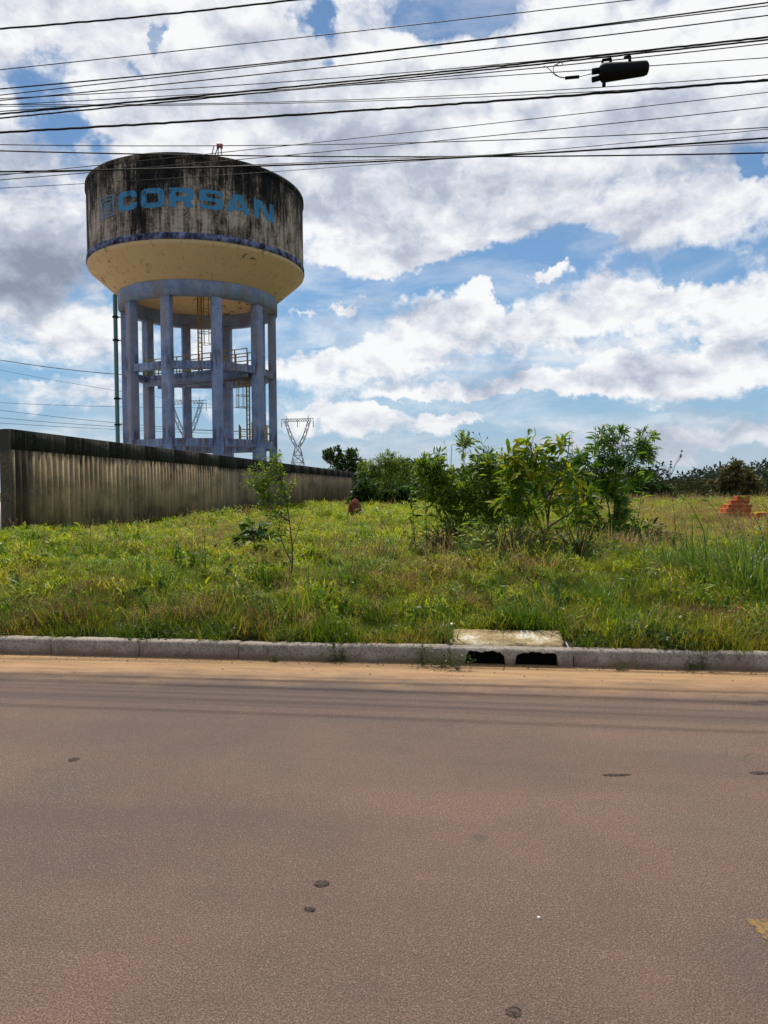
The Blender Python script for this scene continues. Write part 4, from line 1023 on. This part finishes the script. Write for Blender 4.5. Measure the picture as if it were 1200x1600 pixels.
# ------------------------------------------------------------------ tall clumps (each a thing)
def clump(px, py, H, nb, spread, m, label, name='tall_grass_clump', cat='grass clump', w=(.008, .016), group='tall grass clumps', lean=.3):
    base = gbase(px, py); B = []
    for _ in range(nb):
        r = min(abs(RNG.normal(0, spread)), 1.7*spread); a = U(0, 6.28); B.append((r*math.cos(a), r*math.sin(a), a+U(-.8, .8), H*U(.45, 1.1), U(*w), U(0, lean), U(.05, .55)))
    o = blade_mesh(name, B, M[m]); COL.objects.link(o); o.location = base; ORG[o.name] = base
    return tag(o, label, cat, group)
clump(545, 925, .62, 70, .10, 'g_tall', 'tall dark green blade clump leaning left in the middle of the field', lean=.55)
clump(600, 880, .60, 60, .12, 'g_tall', 'upright blue-green blade clump behind the leaning one')
clump(820, 985, .42, 110, .16, 'g_tall', 'dense green blade clump directly behind the drain slab')
clump(940, 950, .45, 90, .15, 'g_tall', 'green blade clump right of the drain slab')
clump(690, 1000, .22, 60, .10, 'g_tall', 'low dark tuft on the kerb left of the drain slab')
clump(1165, 935, .85, 260, .34, 'g_tall', 'big tall dark green grass clump at the right edge', w=(.008, .018), lean=.45)
clump(1215, 925, .95, 220, .26, 'g_tall', 'tall grass clump cut by the right edge of the view', lean=.4)
clump(1085, 900, 1.0, 46, .16, 'g_tall', 'thin reedy clump with long bent blades left of the big right clump', lean=.35, w=(.006, .012))
clump(1040, 890, .45, 150, .30, 'g_tall', 'dark heap of grass at the foot of the lobed-leaf shrub', lean=.8)
clump(985, 880, .40, 120, .30, 'l_dark', 'dark green low clump under the lobed-leaf shrub', lean=.9)
clump(310, 900, .55, 26, .09, 'g_tall', 'slim green weed clump in the left half of the field')
clump(850, 895, .40, 90, .22, 'g_dry', 'dry brown grass clump at the foot of the yellow-green sapling', lean=.8)
clump(740, 890, .36, 90, .25, 'g_dry', 'dry brown grass clump under the left shrub', lean=.8)
clump(655, 875, .28, 60, .12, 'l_mid', 'small green clump left of the dry brown grass', lean=.9, w=(.03, .05))
clump(490, 810, .8, 60, .25, 'g_dry', 'dry grass clump against the far part of the wall')
clump(100, 838, .30, 80, .30, 'g_tall', 'green clump at the foot of the wall near its left end', lean=.8)
clump(210, 832, .30, 60, .30, 'g_tall', 'green clump at the foot of the wall below the left columns', lean=.8)
clump(720, 878, .75, 90, .30, 'g_brown', 'reddish brown dead stalks tangled under the left shrub', lean=.5, w=(.005, .010))
clump(800, 880, .70, 90, .30, 'g_dry', 'pale straw stalks tangled between the left shrub and the sapling', lean=.6, w=(.005, .010))
clump(880, 888, .60, 90, .28, 'g_dry', 'pale straw stalks right of the sapling trunk', lean=.6, w=(.005, .010))
# broad dark leaf clump
def leafy(px, py, w, h, nl, tmpl, m, ls, label, name, cat, Y=None):
    base = gbase(px, py); N = nl; r = RNG.uniform(-1, 1, (N*3, 3)); r = r[(r**2).sum(1) < 1][:N]; N = len(r); r[:, 2] = np.abs(r[:, 2])
    pos = np.array(base)[None]+r*np.array([w/2, w/2, h]); d = r*np.array([1, 1, .4])+rand_dirs(N)*.4+np.array([0, 0, -.1])
    root = thing(name, label, cat, base); tb = MB()
    for q in pos[::3]: tb.tube(quad_bez(base, (Vector(q)+base)/2+Vector((0, 0, .1*h)), Vector(q), 3), .006, 4, False)
    tb.build('stems', M['stem_green'], root)
    scatter('foliage', tmpl, pos, d, rand_dirs(N, 1.5, .5), ls*RNG.uniform(.6, 1.2, N), M[m], root)
    return root
leafy(404, 862, .85, .66, 210, WIDE, 'l_dark', .20, 'dark broad-leaved weed low in the grass left of centre', 'broad_leaf_weed', 'weed')
leafy(655, 872, .36, .22, 50, WIDE, 'l_mid', .11, 'small bright broad-leaved weed at the foot of the bare thin stem', 'broad_leaf_weed', 'weed')
leafy(1005, 868, 1.7, .62, 520, LANCE, 'l_dark', .15, 'dark leafy undergrowth at the right foot of the lobed-leaf shrub', 'undergrowth', 'undergrowth')
leafy(790, 874, 1.8, .75, 640, LANCE, 'l_mid', .12, 'tangled undergrowth between the shrubs', 'undergrowth', 'undergrowth')
leafy(700, 874, 1.2, .7, 420, LANCE, 'l_brown', .10, 'brownish undergrowth under the left shrub', 'undergrowth', 'undergrowth')
# ------------------------------------------------------------------ shrubs and saplings
bs = gbase(455, 905); Y = bs.y
plant('slender_sapling', 'thin sapling with a small airy crown in front of the wall, below the tower', 'sapling', bs,
      [[bs, (457, 860, Y), (452, 815, Y), (447, 780, Y+.2), (436, 740, Y+.2), (430, 712, Y+.2)], [(452, 815, Y), (432, 800, Y-.1), (415, 780, Y)], [bs+Vector((0, 0, .25)), (442, 850, Y), (430, 815, Y+.2)]],
      [(422, 735, 34, 30, Y+.2, .3, 1.5), (440, 768, 28, 24, Y+.1, .3, 1.1), (402, 755, 24, 24, Y, .25, .9), (435, 810, 26, 32, Y, .2, .6), (405, 790, 22, 20, Y, .2, .4), (447, 860, 12, 26, Y, .1, .25)], 125, SMALL, M['l_mid'], .055, 12, .012, .003, from_t=.0, petiole=.06)
bs = gbase(600, 797); Y = bs.y
plant('small_tree', 'small feathery tree with a forked trunk beyond the end of the wall', 'tree', bs,
      [[bs, (600, 785, Y), (608, 765, Y), (612, 730, Y)], [(600, 785, Y), (590, 770, Y), (578, 745, Y)], [(600, 788, Y), (622, 772, Y), (632, 750, Y)]],
      [(605, 722, 26, 20, Y, .8, 1.2), (578, 735, 24, 22, Y, .8, 1), (628, 735, 18, 24, Y+.5, .8, 1), (600, 750, 38, 20, Y, 1, 1)], 420, NARROW, M['l_mid'], .24, 12, .10, .014)
bs = Vector((-2.6, 73, .3)); Y = 73
plant('dark_tree', 'dark broad-leaved tree rising above the far end of the wall', 'tree', bs,
      [[bs, (545, 740, Y), (535, 715, Y)], [(545, 750, Y), (520, 725, Y)]], [(514, 712, 12, 12, Y, 1.2, .8), (530, 722, 20, 14, Y, 1.2, 1), (550, 712, 13, 13, Y, 1.2, .7), (562, 728, 16, 18, Y, 1.2, 1), (545, 740, 30, 16, Y, 1.2, 1), (528, 705, 8, 9, Y, .6, .3)], 420, SMALL, M['l_dark'], .30, 10, .10, .02)
bs = gbase(572, 797); Y = bs.y
plant('dark_bush', 'dark bush against the far end of the wall, behind the small tree', 'bush', bs, [[bs, (572, 770, Y)]], [(572, 768, 22, 22, Y, 1, 1.3), (640, 772, 26, 16, Y+1, 1, 1), (610, 778, 26, 12, Y+1, 1, 1), (555, 782, 14, 10, Y, .6, .4)], 460, SMALL, M['l_dark'], .26, 10, .05, .012)
bs = gbase(712, 866); Y = bs.y
plant('left_weedy_shrub', 'tall upright shrub with lance leaves and many thin stems, left of the yellow-green sapling', 'shrub', bs,
      [[bs, (712, 820, Y), (722, 750, Y), (725, 690, Y)], [bs+Vector((.03, 0, 0)), (705, 800, Y), (692, 740, Y), (680, 712, Y)], [bs, (700, 810, Y), (670, 760, Y), (655, 725, Y)], [bs, (725, 800, Y), (745, 750, Y), (750, 725, Y)], [bs, (712, 790, Y+.3), (705, 735, Y), (706, 695, Y)]],
      [(680, 745, 30, 38, Y, .35, 1.3), (705, 775, 40, 45, Y, .4, 1.6), (735, 770, 25, 45, Y, .35, 1), (660, 730, 14, 16, Y, .2, .4), (724, 690, 14, 18, Y, .1, .22), (745, 740, 16, 22, Y, .2, .4), (715, 820, 34, 28, Y, .35, .5)],
      240, LANCE, M['l_mid'], .125, 11, .014, .004, 'stem_green', from_t=.1, petiole=.06)
bs = gbase(765, 862); Y = bs.y+.5
plant('middle_shrub', 'dense dark shrub in the middle of the bush row, behind the sapling', 'shrub', bs,
      [[bs, (770, 800, Y), (765, 740, Y), (760, 705, Y)], [bs, (785, 800, Y), (795, 750, Y)], [bs, (755, 810, Y), (745, 760, Y)]],
      [(765, 730, 24, 28, Y, .4, .7), (785, 780, 42, 40, Y, .5, 1.6), (760, 800, 38, 30, Y, .5, 1), (820, 800, 34, 30, Y+.3, .4, .8), (800, 740, 26, 28, Y+.2, .4, .7)],
      210, LANCE, M['l_mid'], .14, 11, .014, .004, from_t=.1, petiole=.07)
bs = gbase(838, 872); Y = bs.y
plant('yellow_green_sapling', 'sapling with large yellow-green leaves and a forked trunk in the middle of the bush row', 'sapling', bs,
      [[bs, (845, 850, Y), (856, 825, Y), (852, 790, Y), (845, 740, Y), (825, 690, Y)], [(856, 825, Y), (870, 815, Y), (895, 800, Y), (915, 780, Y)], [(850, 838, Y), (838, 805, Y), (815, 765, Y), (795, 735, Y)], [(856, 815, Y), (862, 770, Y), (885, 720, Y-.1), (890, 680, Y-.1)], [(852, 780, Y), (875, 750, Y), (905, 740, Y)]],
      [(825, 700, 22, 24, Y, .3, .7), (845, 730, 34, 30, Y, .4, 1), (815, 745, 30, 28, Y, .35, .9), (880, 760, 36, 34, Y, .4, 1.1), (875, 695, 12, 22, Y, .15, .3), (795, 775, 28, 26, Y, .35, .7), (850, 790, 46, 28, Y, .4, .8), (905, 790, 26, 26, Y, .3, .6), (800, 720, 16, 24, Y, .2, .35)],
      105, MANGO, M['l_yell'], .20, 6, .019, .006, single=300, from_t=.2, droop=.15, petiole=.05)
bs = gbase(955, 850); Y = bs.y
plant('lobed_leaf_shrub', 'tall dark green shrub with big lobed leaves at the right end of the bush row', 'shrub', bs,
      [[bs, (952, 800, Y), (940, 740, Y), (935, 690, Y), (938, 668, Y)], [bs, (965, 790, Y), (985, 730, Y), (1000, 700, Y), (1022, 680, Y)], [bs, (930, 800, Y), (910, 740, Y), (890, 700, Y)], [bs, (960, 800, Y), (962, 740, Y), (965, 690, Y)]],
      [(935, 700, 26, 26, Y, .3, .8), (965, 720, 28, 30, Y, .35, .9), (1005, 688, 20, 12, Y, .15, .3), (930, 760, 36, 38, Y, .4, 1.2), (970, 780, 30, 40, Y, .4, 1.1), (900, 720, 22, 26, Y, .3, .6), (985, 820, 24, 26, Y, .3, .6), (940, 820, 34, 26, Y, .35, .8), (1003, 735, 16, 18, Y, .1, .3), (965, 676, 34, 14, Y, .15, .7), (1000, 700, 26, 22, Y, .2, .6), (960, 745, 40, 40, Y, .4, 1.2), (950, 850, 50, 24, Y, .4, 1.0), (910, 780, 34, 40, Y, .4, 1.0), (1010, 710, 16, 24, Y, .15, .35), (890, 820, 30, 30, Y, .4, .6)],
      210, LOBED, M['l_big'], .16, 5, .018, .006, 'stem_green', single=300, from_t=.15, droop=.35, petiole=.16)
# bare / thin single stems
def stem(pts, base_px, label, name='bare_stem', cat='plant stem', m='bark', r=.007, leaves=0, ls=.06, lm='l_mid', heads=0, grp='thin single stems'):
    bs = gbase(*base_px); root = thing(name, label, cat, bs, grp); P = [bs]+[at(x, y, bs.y) for x, y in pts]
    MB().tube(P, [r*(1-.6*i/(len(P)-1)) for i in range(len(P))], 5).build('stalk', M[m], root)
    if leaves:
        pos = []; d = []
        for i in range(leaves):
            u = (.35+.65*i/leaves)*(len(P)-1); k = min(int(u), len(P)-2); pos.append(tuple(P[k].lerp(P[k+1], u-k))); d.append((U(-1, 1), U(-1, 1), U(-.1, .7)))
        scatter('leaves', LANCE, np.array(pos), np.array(d), rand_dirs(leaves, 1.2, .5), ls*RNG.uniform(.6, 1.2, leaves), M[lm], root)
    if heads:
        b = MB(); tip = P[-1]
        for i in range(heads):
            e = tip+Vector((U(-.28, .28), U(-.1, .1), U(.0, .35))); st = P[-2].lerp(tip, U(0, 1)); b.tube([st, st.lerp(e, .6)+Vector((0, 0, .03)), e], .003, 4)
            b.tube([e, e+Vector((0, 0, .012)), e+Vector((0, 0, .03))], [.006, .022, .010], 6)
        b.build('seed_heads', M['bark'], root)
    return root
stem([(645, 830), (638, 790)], (652, 872), 'bare dark stem rising from the small broad-leaved weed', leaves=3, lm='l_dark')
stem([(594, 850), (578, 820), (560, 790)], (590, 880), 'thin green stalk left of the bare stem', m='stem_green', r=.006, leaves=12, ls=.05)
stem([(612, 850), (596, 810), (575, 775)], (625, 880), 'second thin green stalk leaning left beside the bare stem', m='stem_green', r=.006, leaves=12, ls=.05)
stem([(722, 760), (728, 700), (724, 672)], (720, 862), 'tallest thin stalk with a tuft of leaves on top, in the left shrub', m='stem_green', leaves=26, ls=.13)
stem([(700, 760), (698, 710), (694, 688)], (706, 860), 'thin leafless stalk beside the tallest one', r=.006, leaves=8)
stem([(765, 720), (757, 700), (750, 690)], (775, 858), 'thin dry stalk above the middle shrub', leaves=0, heads=4, r=.006)
stem([(1052, 790), (1048, 755), (1043, 738)], (1060, 870), 'dry stalk with dark seed heads against the sky right of the lobed-leaf shrub', heads=12, r=.006)
stem([(1100, 830), (1080, 790), (1065, 775)], (1105, 895), 'leafy weed stalk right of the dry seed-head stalk', m='stem_green', leaves=22, ls=.09)
stem([(1142, 850), (1120, 800), (1100, 775)], (1150, 915), 'long bent grass stalk in front of the brick stack', m='stem_green', leaves=6, ls=.10, r=.005)
stem([(1190, 830), (1170, 790), (1150, 770)], (1200, 920), 'long bent grass stalk at the right edge', m='stem_green', leaves=6, ls=.10, r=.005)
stem([(320, 860), (319, 830)], (322, 905), 'upright feathery weed in the left half of the field', m='stem_green', leaves=40, ls=.05)
stem([(455, 860), (470, 815), (478, 790)], (452, 900), 'second thin stalk at the foot of the slender sapling', m='stem_green', leaves=14, ls=.05)
leafy(905, 882, 1.6, .62, 560, LANCE, 'l_mid', .11, 'low leafy green mound between the sapling and the lobed-leaf shrub', 'undergrowth', 'undergrowth')
for i, (x0, x1, yt, lb) in enumerate(((668, 662, 735, 'leafy stalk at the left margin of the left shrub'), (745, 748, 712, 'leafy stalk between the left shrub and the middle one'), (790, 783, 700, 'leafy stalk rising over the middle shrub'), (815, 808, 742, 'short leafy stalk left of the sapling trunk'), (905, 893, 672, 'tall leafy stalk between the sapling and the lobed-leaf shrub'), (925, 931, 664, 'tallest leafy stalk of the lobed-leaf shrub, near its top'), (984, 1018, 674, 'arching leafy stalk at the top right of the lobed-leaf shrub'), (650, 640, 760, 'low leafy stalk left of the left shrub'))):
    stem([((x0*2+x1)/3, 820), ((x0+x1*2)/3, (820+yt)/2), (x1, yt)], (x0, 872), lb, m='stem_green', leaves=34, ls=.13 if i < 5 else .17, lm='l_mid' if i < 5 else 'l_big')
# round bushes beyond the brick stack and the far treeline
bs = gbase(1150, 784); Y = bs.y
plant('round_bush', 'round brownish green bush behind the brick stack', 'bush', bs, [[bs, (1150, 765, Y), (1148, 735, Y)], [bs, (1130, 760, Y)], [bs, (1175, 760, Y)]],
      [(1150, 745, 30, 22, Y, 1.3, 1.5), (1128, 758, 24, 16, Y, 1.2, 1), (1175, 758, 24, 16, Y, 1.2, 1), (1148, 726, 16, 10, Y, .6, .4)], 480, SMALL, M['l_brown'], .26, 10, .07, .014)
bs = gbase(1020, 782); Y = bs.y
plant('dark_far_bush', 'low dark bush at the edge of the field right of the lobed-leaf shrub', 'bush', bs, [[bs, (1020, 765, Y)]],
      [(1012, 758, 22, 14, Y, 1.2, 1), (1040, 766, 16, 10, Y, 1, .6), (990, 764, 16, 12, Y, 1, .6)], 300, SMALL, M['l_dark'], .30, 10, .06, .014)
def treeline(name, label, Y0, Y1, x0, x1, h0, h1, N, m, ls):
    xs = RNG.uniform(x0, x1, N); ys = RNG.uniform(Y0, Y1, N)
    env = h0+(h1-h0)*np.clip(.5+.5*np.sin(xs*.11+1)*np.sin(xs*.043+2)+.35*np.sin(xs*.37)+.2*np.sin(xs*.9+ys*.3), 0, 1.2)
    zz = env*RNG.random(N)**.6; pos = np.stack([xs, ys, zz+.2], 1)
    return tag(scatter(name, SMALL, pos, rand_dirs(N), rand_dirs(N), ls*RNG.uniform(.6, 1.4, N), M[m]), label, 'trees', kind='stuff')
treeline('far_treeline', 'low dark line of distant trees along the horizon', 150, 180, -20, 110, 2.4, 6.6, 30000, 'l_haze', .9)
treeline('far_scrub', 'pale green scrub in front of the distant treeline', 85, 100, 5, 60, .8, 2.0, 12000, 'l_scrub', .5)
treeline('mid_scrub', 'dark green scrub behind the bush row', 52, 60, -1, 17, 1.2, 2.5, 9000, 'l_dark', .34)
# ------------------------------------------------------------------ termite mound, bricks, litter
bs = gbase(554, 813); b = MB(); rs = random.Random(2); prof = [(.36, -.05), (.34, .15), (.29, .40), (.23, .62), (.12, .80), (.02, .88)]; k = 18
for i, (r, z) in enumerate(prof):
    for j in range(k):
        a = 2*math.pi*j/k; rr = r*(1+rs.uniform(-.14, .14)); b.v.append((bs.x+rr*math.cos(a)+.03*i/5, bs.y+rr*math.sin(a), bs.z+z+rs.uniform(-.02, .02)))
for i in range(len(prof)-1):
    for j in range(k): b.f.append((i*k+j, i*k+(j+1) % k, (i+1)*k+(j+1) % k, (i+1)*k+j))
b.f.append(tuple((len(prof)-1)*k+j for j in range(k)))
tag(b.build('termite_mound', M['mound'], org=tuple(bs), smooth=True), 'rust brown cone shaped termite mound in the field near the end of the wall', 'termite mound')
def brick_mesh():
    """hollow clay block: outer shell with six cells on its end face"""
    b = MB(); L, Wd, H = .29, .19, .14; th = .013; nx_, nz = 3, 2
    for i in range(nx_+1): b.box((0, -Wd/2+th/2+(Wd-th)*i/nx_, 0), (L-.002*(i % 2), th, H-.002))
    for j in range(nz+1): b.box((0, 0, -H/2+th/2+(H-th)*j/nz), (L-.004, Wd-.003, th))
    b.box((0, 0, 0), (.16, Wd-.02, H-.02))
    for q in range(3): b.box((0, 0, -H*.32+q*H*.32), (L-.006, Wd+.006, .014))
    me = bpy.data.meshes.new('brick'); me.from_pydata(b.v, [], b.f); me.materials.append(M['brick']); return me
bm_ = brick_mesh()
def stack(px, py, spots, label):
    bs = gbase(px, py); root = thing('brick_stack', label, 'brick stack', bs, 'stacks of hollow clay bricks')
    for (x, y, lv, rz) in spots:
        o = bpy.data.objects.new('brick', bm_); COL.objects.link(o); o.parent = root; o.location = (x+U(-.03, .03), y+U(-.02, .02), .20+.142*lv); o.rotation_euler = (0, 0, rz+U(-.16, .16))
sp_ = []
for lv, xs in enumerate([(-.52, -.30, -.10, .12, .34), (-.50, -.28, -.08, .12, .34), (-.30, -.08, .12, .34), (-.22, .0, .2, .38), (-.10, .12, .34), (.14, .36)]):
    for x in xs:
        for y in (0, .31) if lv < 4 else (0.1,): sp_.append((x, y, lv, math.pi/2 if (lv+int(x*10)) % 2 else 1.5))
stack(1150, 820, sp_, 'stepped stack of orange hollow clay bricks in front of the round bush')
stack(1196, 819, [(x, y, lv, 1.57) for lv in range(2) for x in (-.30, -.1, .1, .3, .5) for y in (0, .3)], 'low row of orange hollow clay bricks cut by the right edge of the view')
# small scraps and flowers
for i, (px, py, lb) in enumerate(((706, 1003, 'small white scrap in the grass by the left end of the drain slab'), (734, 893, 'white scrap in the grass below the left shrub'), (146, 870, 'white scrap in the grass below the wall'), (1025, 918, 'white scrap in the grass in front of the reedy clump'))):
    bs = gbase(px, py); b = MB(); r = .013
    b.v = [(bs.x-r, bs.y, bs.z+.16), (bs.x+r, bs.y-.01, bs.z+.165), (bs.x+r*.8, bs.y+.01, bs.z+.182), (bs.x-r*.7, bs.y+.02, bs.z+.18), (bs.x, bs.y+.02, bs.z+.15)]; b.f = [(0, 1, 2, 3), (0, 4, 1), (1, 4, 2), (2, 4, 3), (3, 4, 0)]
    tag(b.build('paper_scrap', M['white'], org=tuple(bs)), lb, 'litter')
bs = gbase(1145, 985); root = thing('pink_flower', 'small pink flowers in the verge grass at the right', 'flower', bs)
MB().tube([bs, bs+Vector((.01, 0, .2))], .003, 4).build('stalk', M['stem_green'], root)
pp_ = np.array([tuple(bs+Vector((U(-.05, .05), U(-.03, .03), .2+U(-.03, .03)))) for _ in range(16)]); scatter('petals', SMALL, pp_, rand_dirs(16), rand_dirs(16), np.full(16, .03), M['pink'], root)
# weeds sprouting from the kerb joints
for px, py, sc1, lb in ((352, 1026, .10, 'weed in the open joint of the kerb at the left'), (527, 1034, .09, 'weed in the kerb joint at the middle'), (660, 1040, .13, 'weed in the short kerb joint left of the drain'), (690, 1043, .12, 'weed against the kerb just left of the drain mouths'), (715, 1046, .10, 'weed at the left lip of the first drain mouth'), (1088, 1046, .08, 'weed in the kerb joint at the right'), (968, 1047, .05, 'tiny weed in the gutter right of the drain'), (430, 1033, .04, 'tiny weed in the gutter left of the middle joint')):
    q = gp(px, py); sc1 = sc1*1.4; N = int(80*sc1/.1); r = RNG.normal(0, 1, (N, 3)); pos = np.array(q)[None]+r*np.array([sc1*.55, .012, 0])+np.stack([np.zeros(N), np.full(N, -.02), RNG.random(N)*sc1], 1)
    root = thing('kerb_weed', lb, 'weed', q, 'weeds along the kerb'); b = MB()
    for p_ in pos[::6]: b.tube([q, p_], .0015, 3, False)
    b.build('stems', M['stem_green'], root)
    scatter('foliage', SMALL, pos, rand_dirs(N, .4), rand_dirs(N, .8), .030*RNG.uniform(.5, 1.2, N), M['g_cover'] if px not in (352,) else M['l_mid'], root)

V = []; Fl = []; cn = []; R_ = []
for i in range(900):
    s_ = random.uniform(-6.5, 6.5); t_ = -abs(random.gauss(0, .10))-.01; q = KP(s_, t_ if random.random() < .8 else -random.uniform(0, .9), 0); r = random.uniform(.003, .011); b0 = len(V)
    for k in range(5): a = 1.257*k; V.append((q.x+r*math.cos(a)*U(.7, 1.3), q.y+r*math.sin(a)*U(.6, 1.1), 0))
    V.append((q.x, q.y, r*U(.5, 1.0)))
    for k in range(5): Fl += [b0+k, b0+(k+1) % 5, b0+5]; cn.append(3)
    R_ += [random.random()]*6
M['grit'] = leafmat('gutter_grit', [(.05, .035, .025), (.16, .10, .06), (.30, .22, .15), (.07, .06, .03)], 0, .9, .1)
tag(mesh_np('gutter_grit', V, Fl, cn, M['grit'], rnd=R_), 'loose grit and crumbs of dry leaf lying in the gutter', 'grit', kind='stuff')
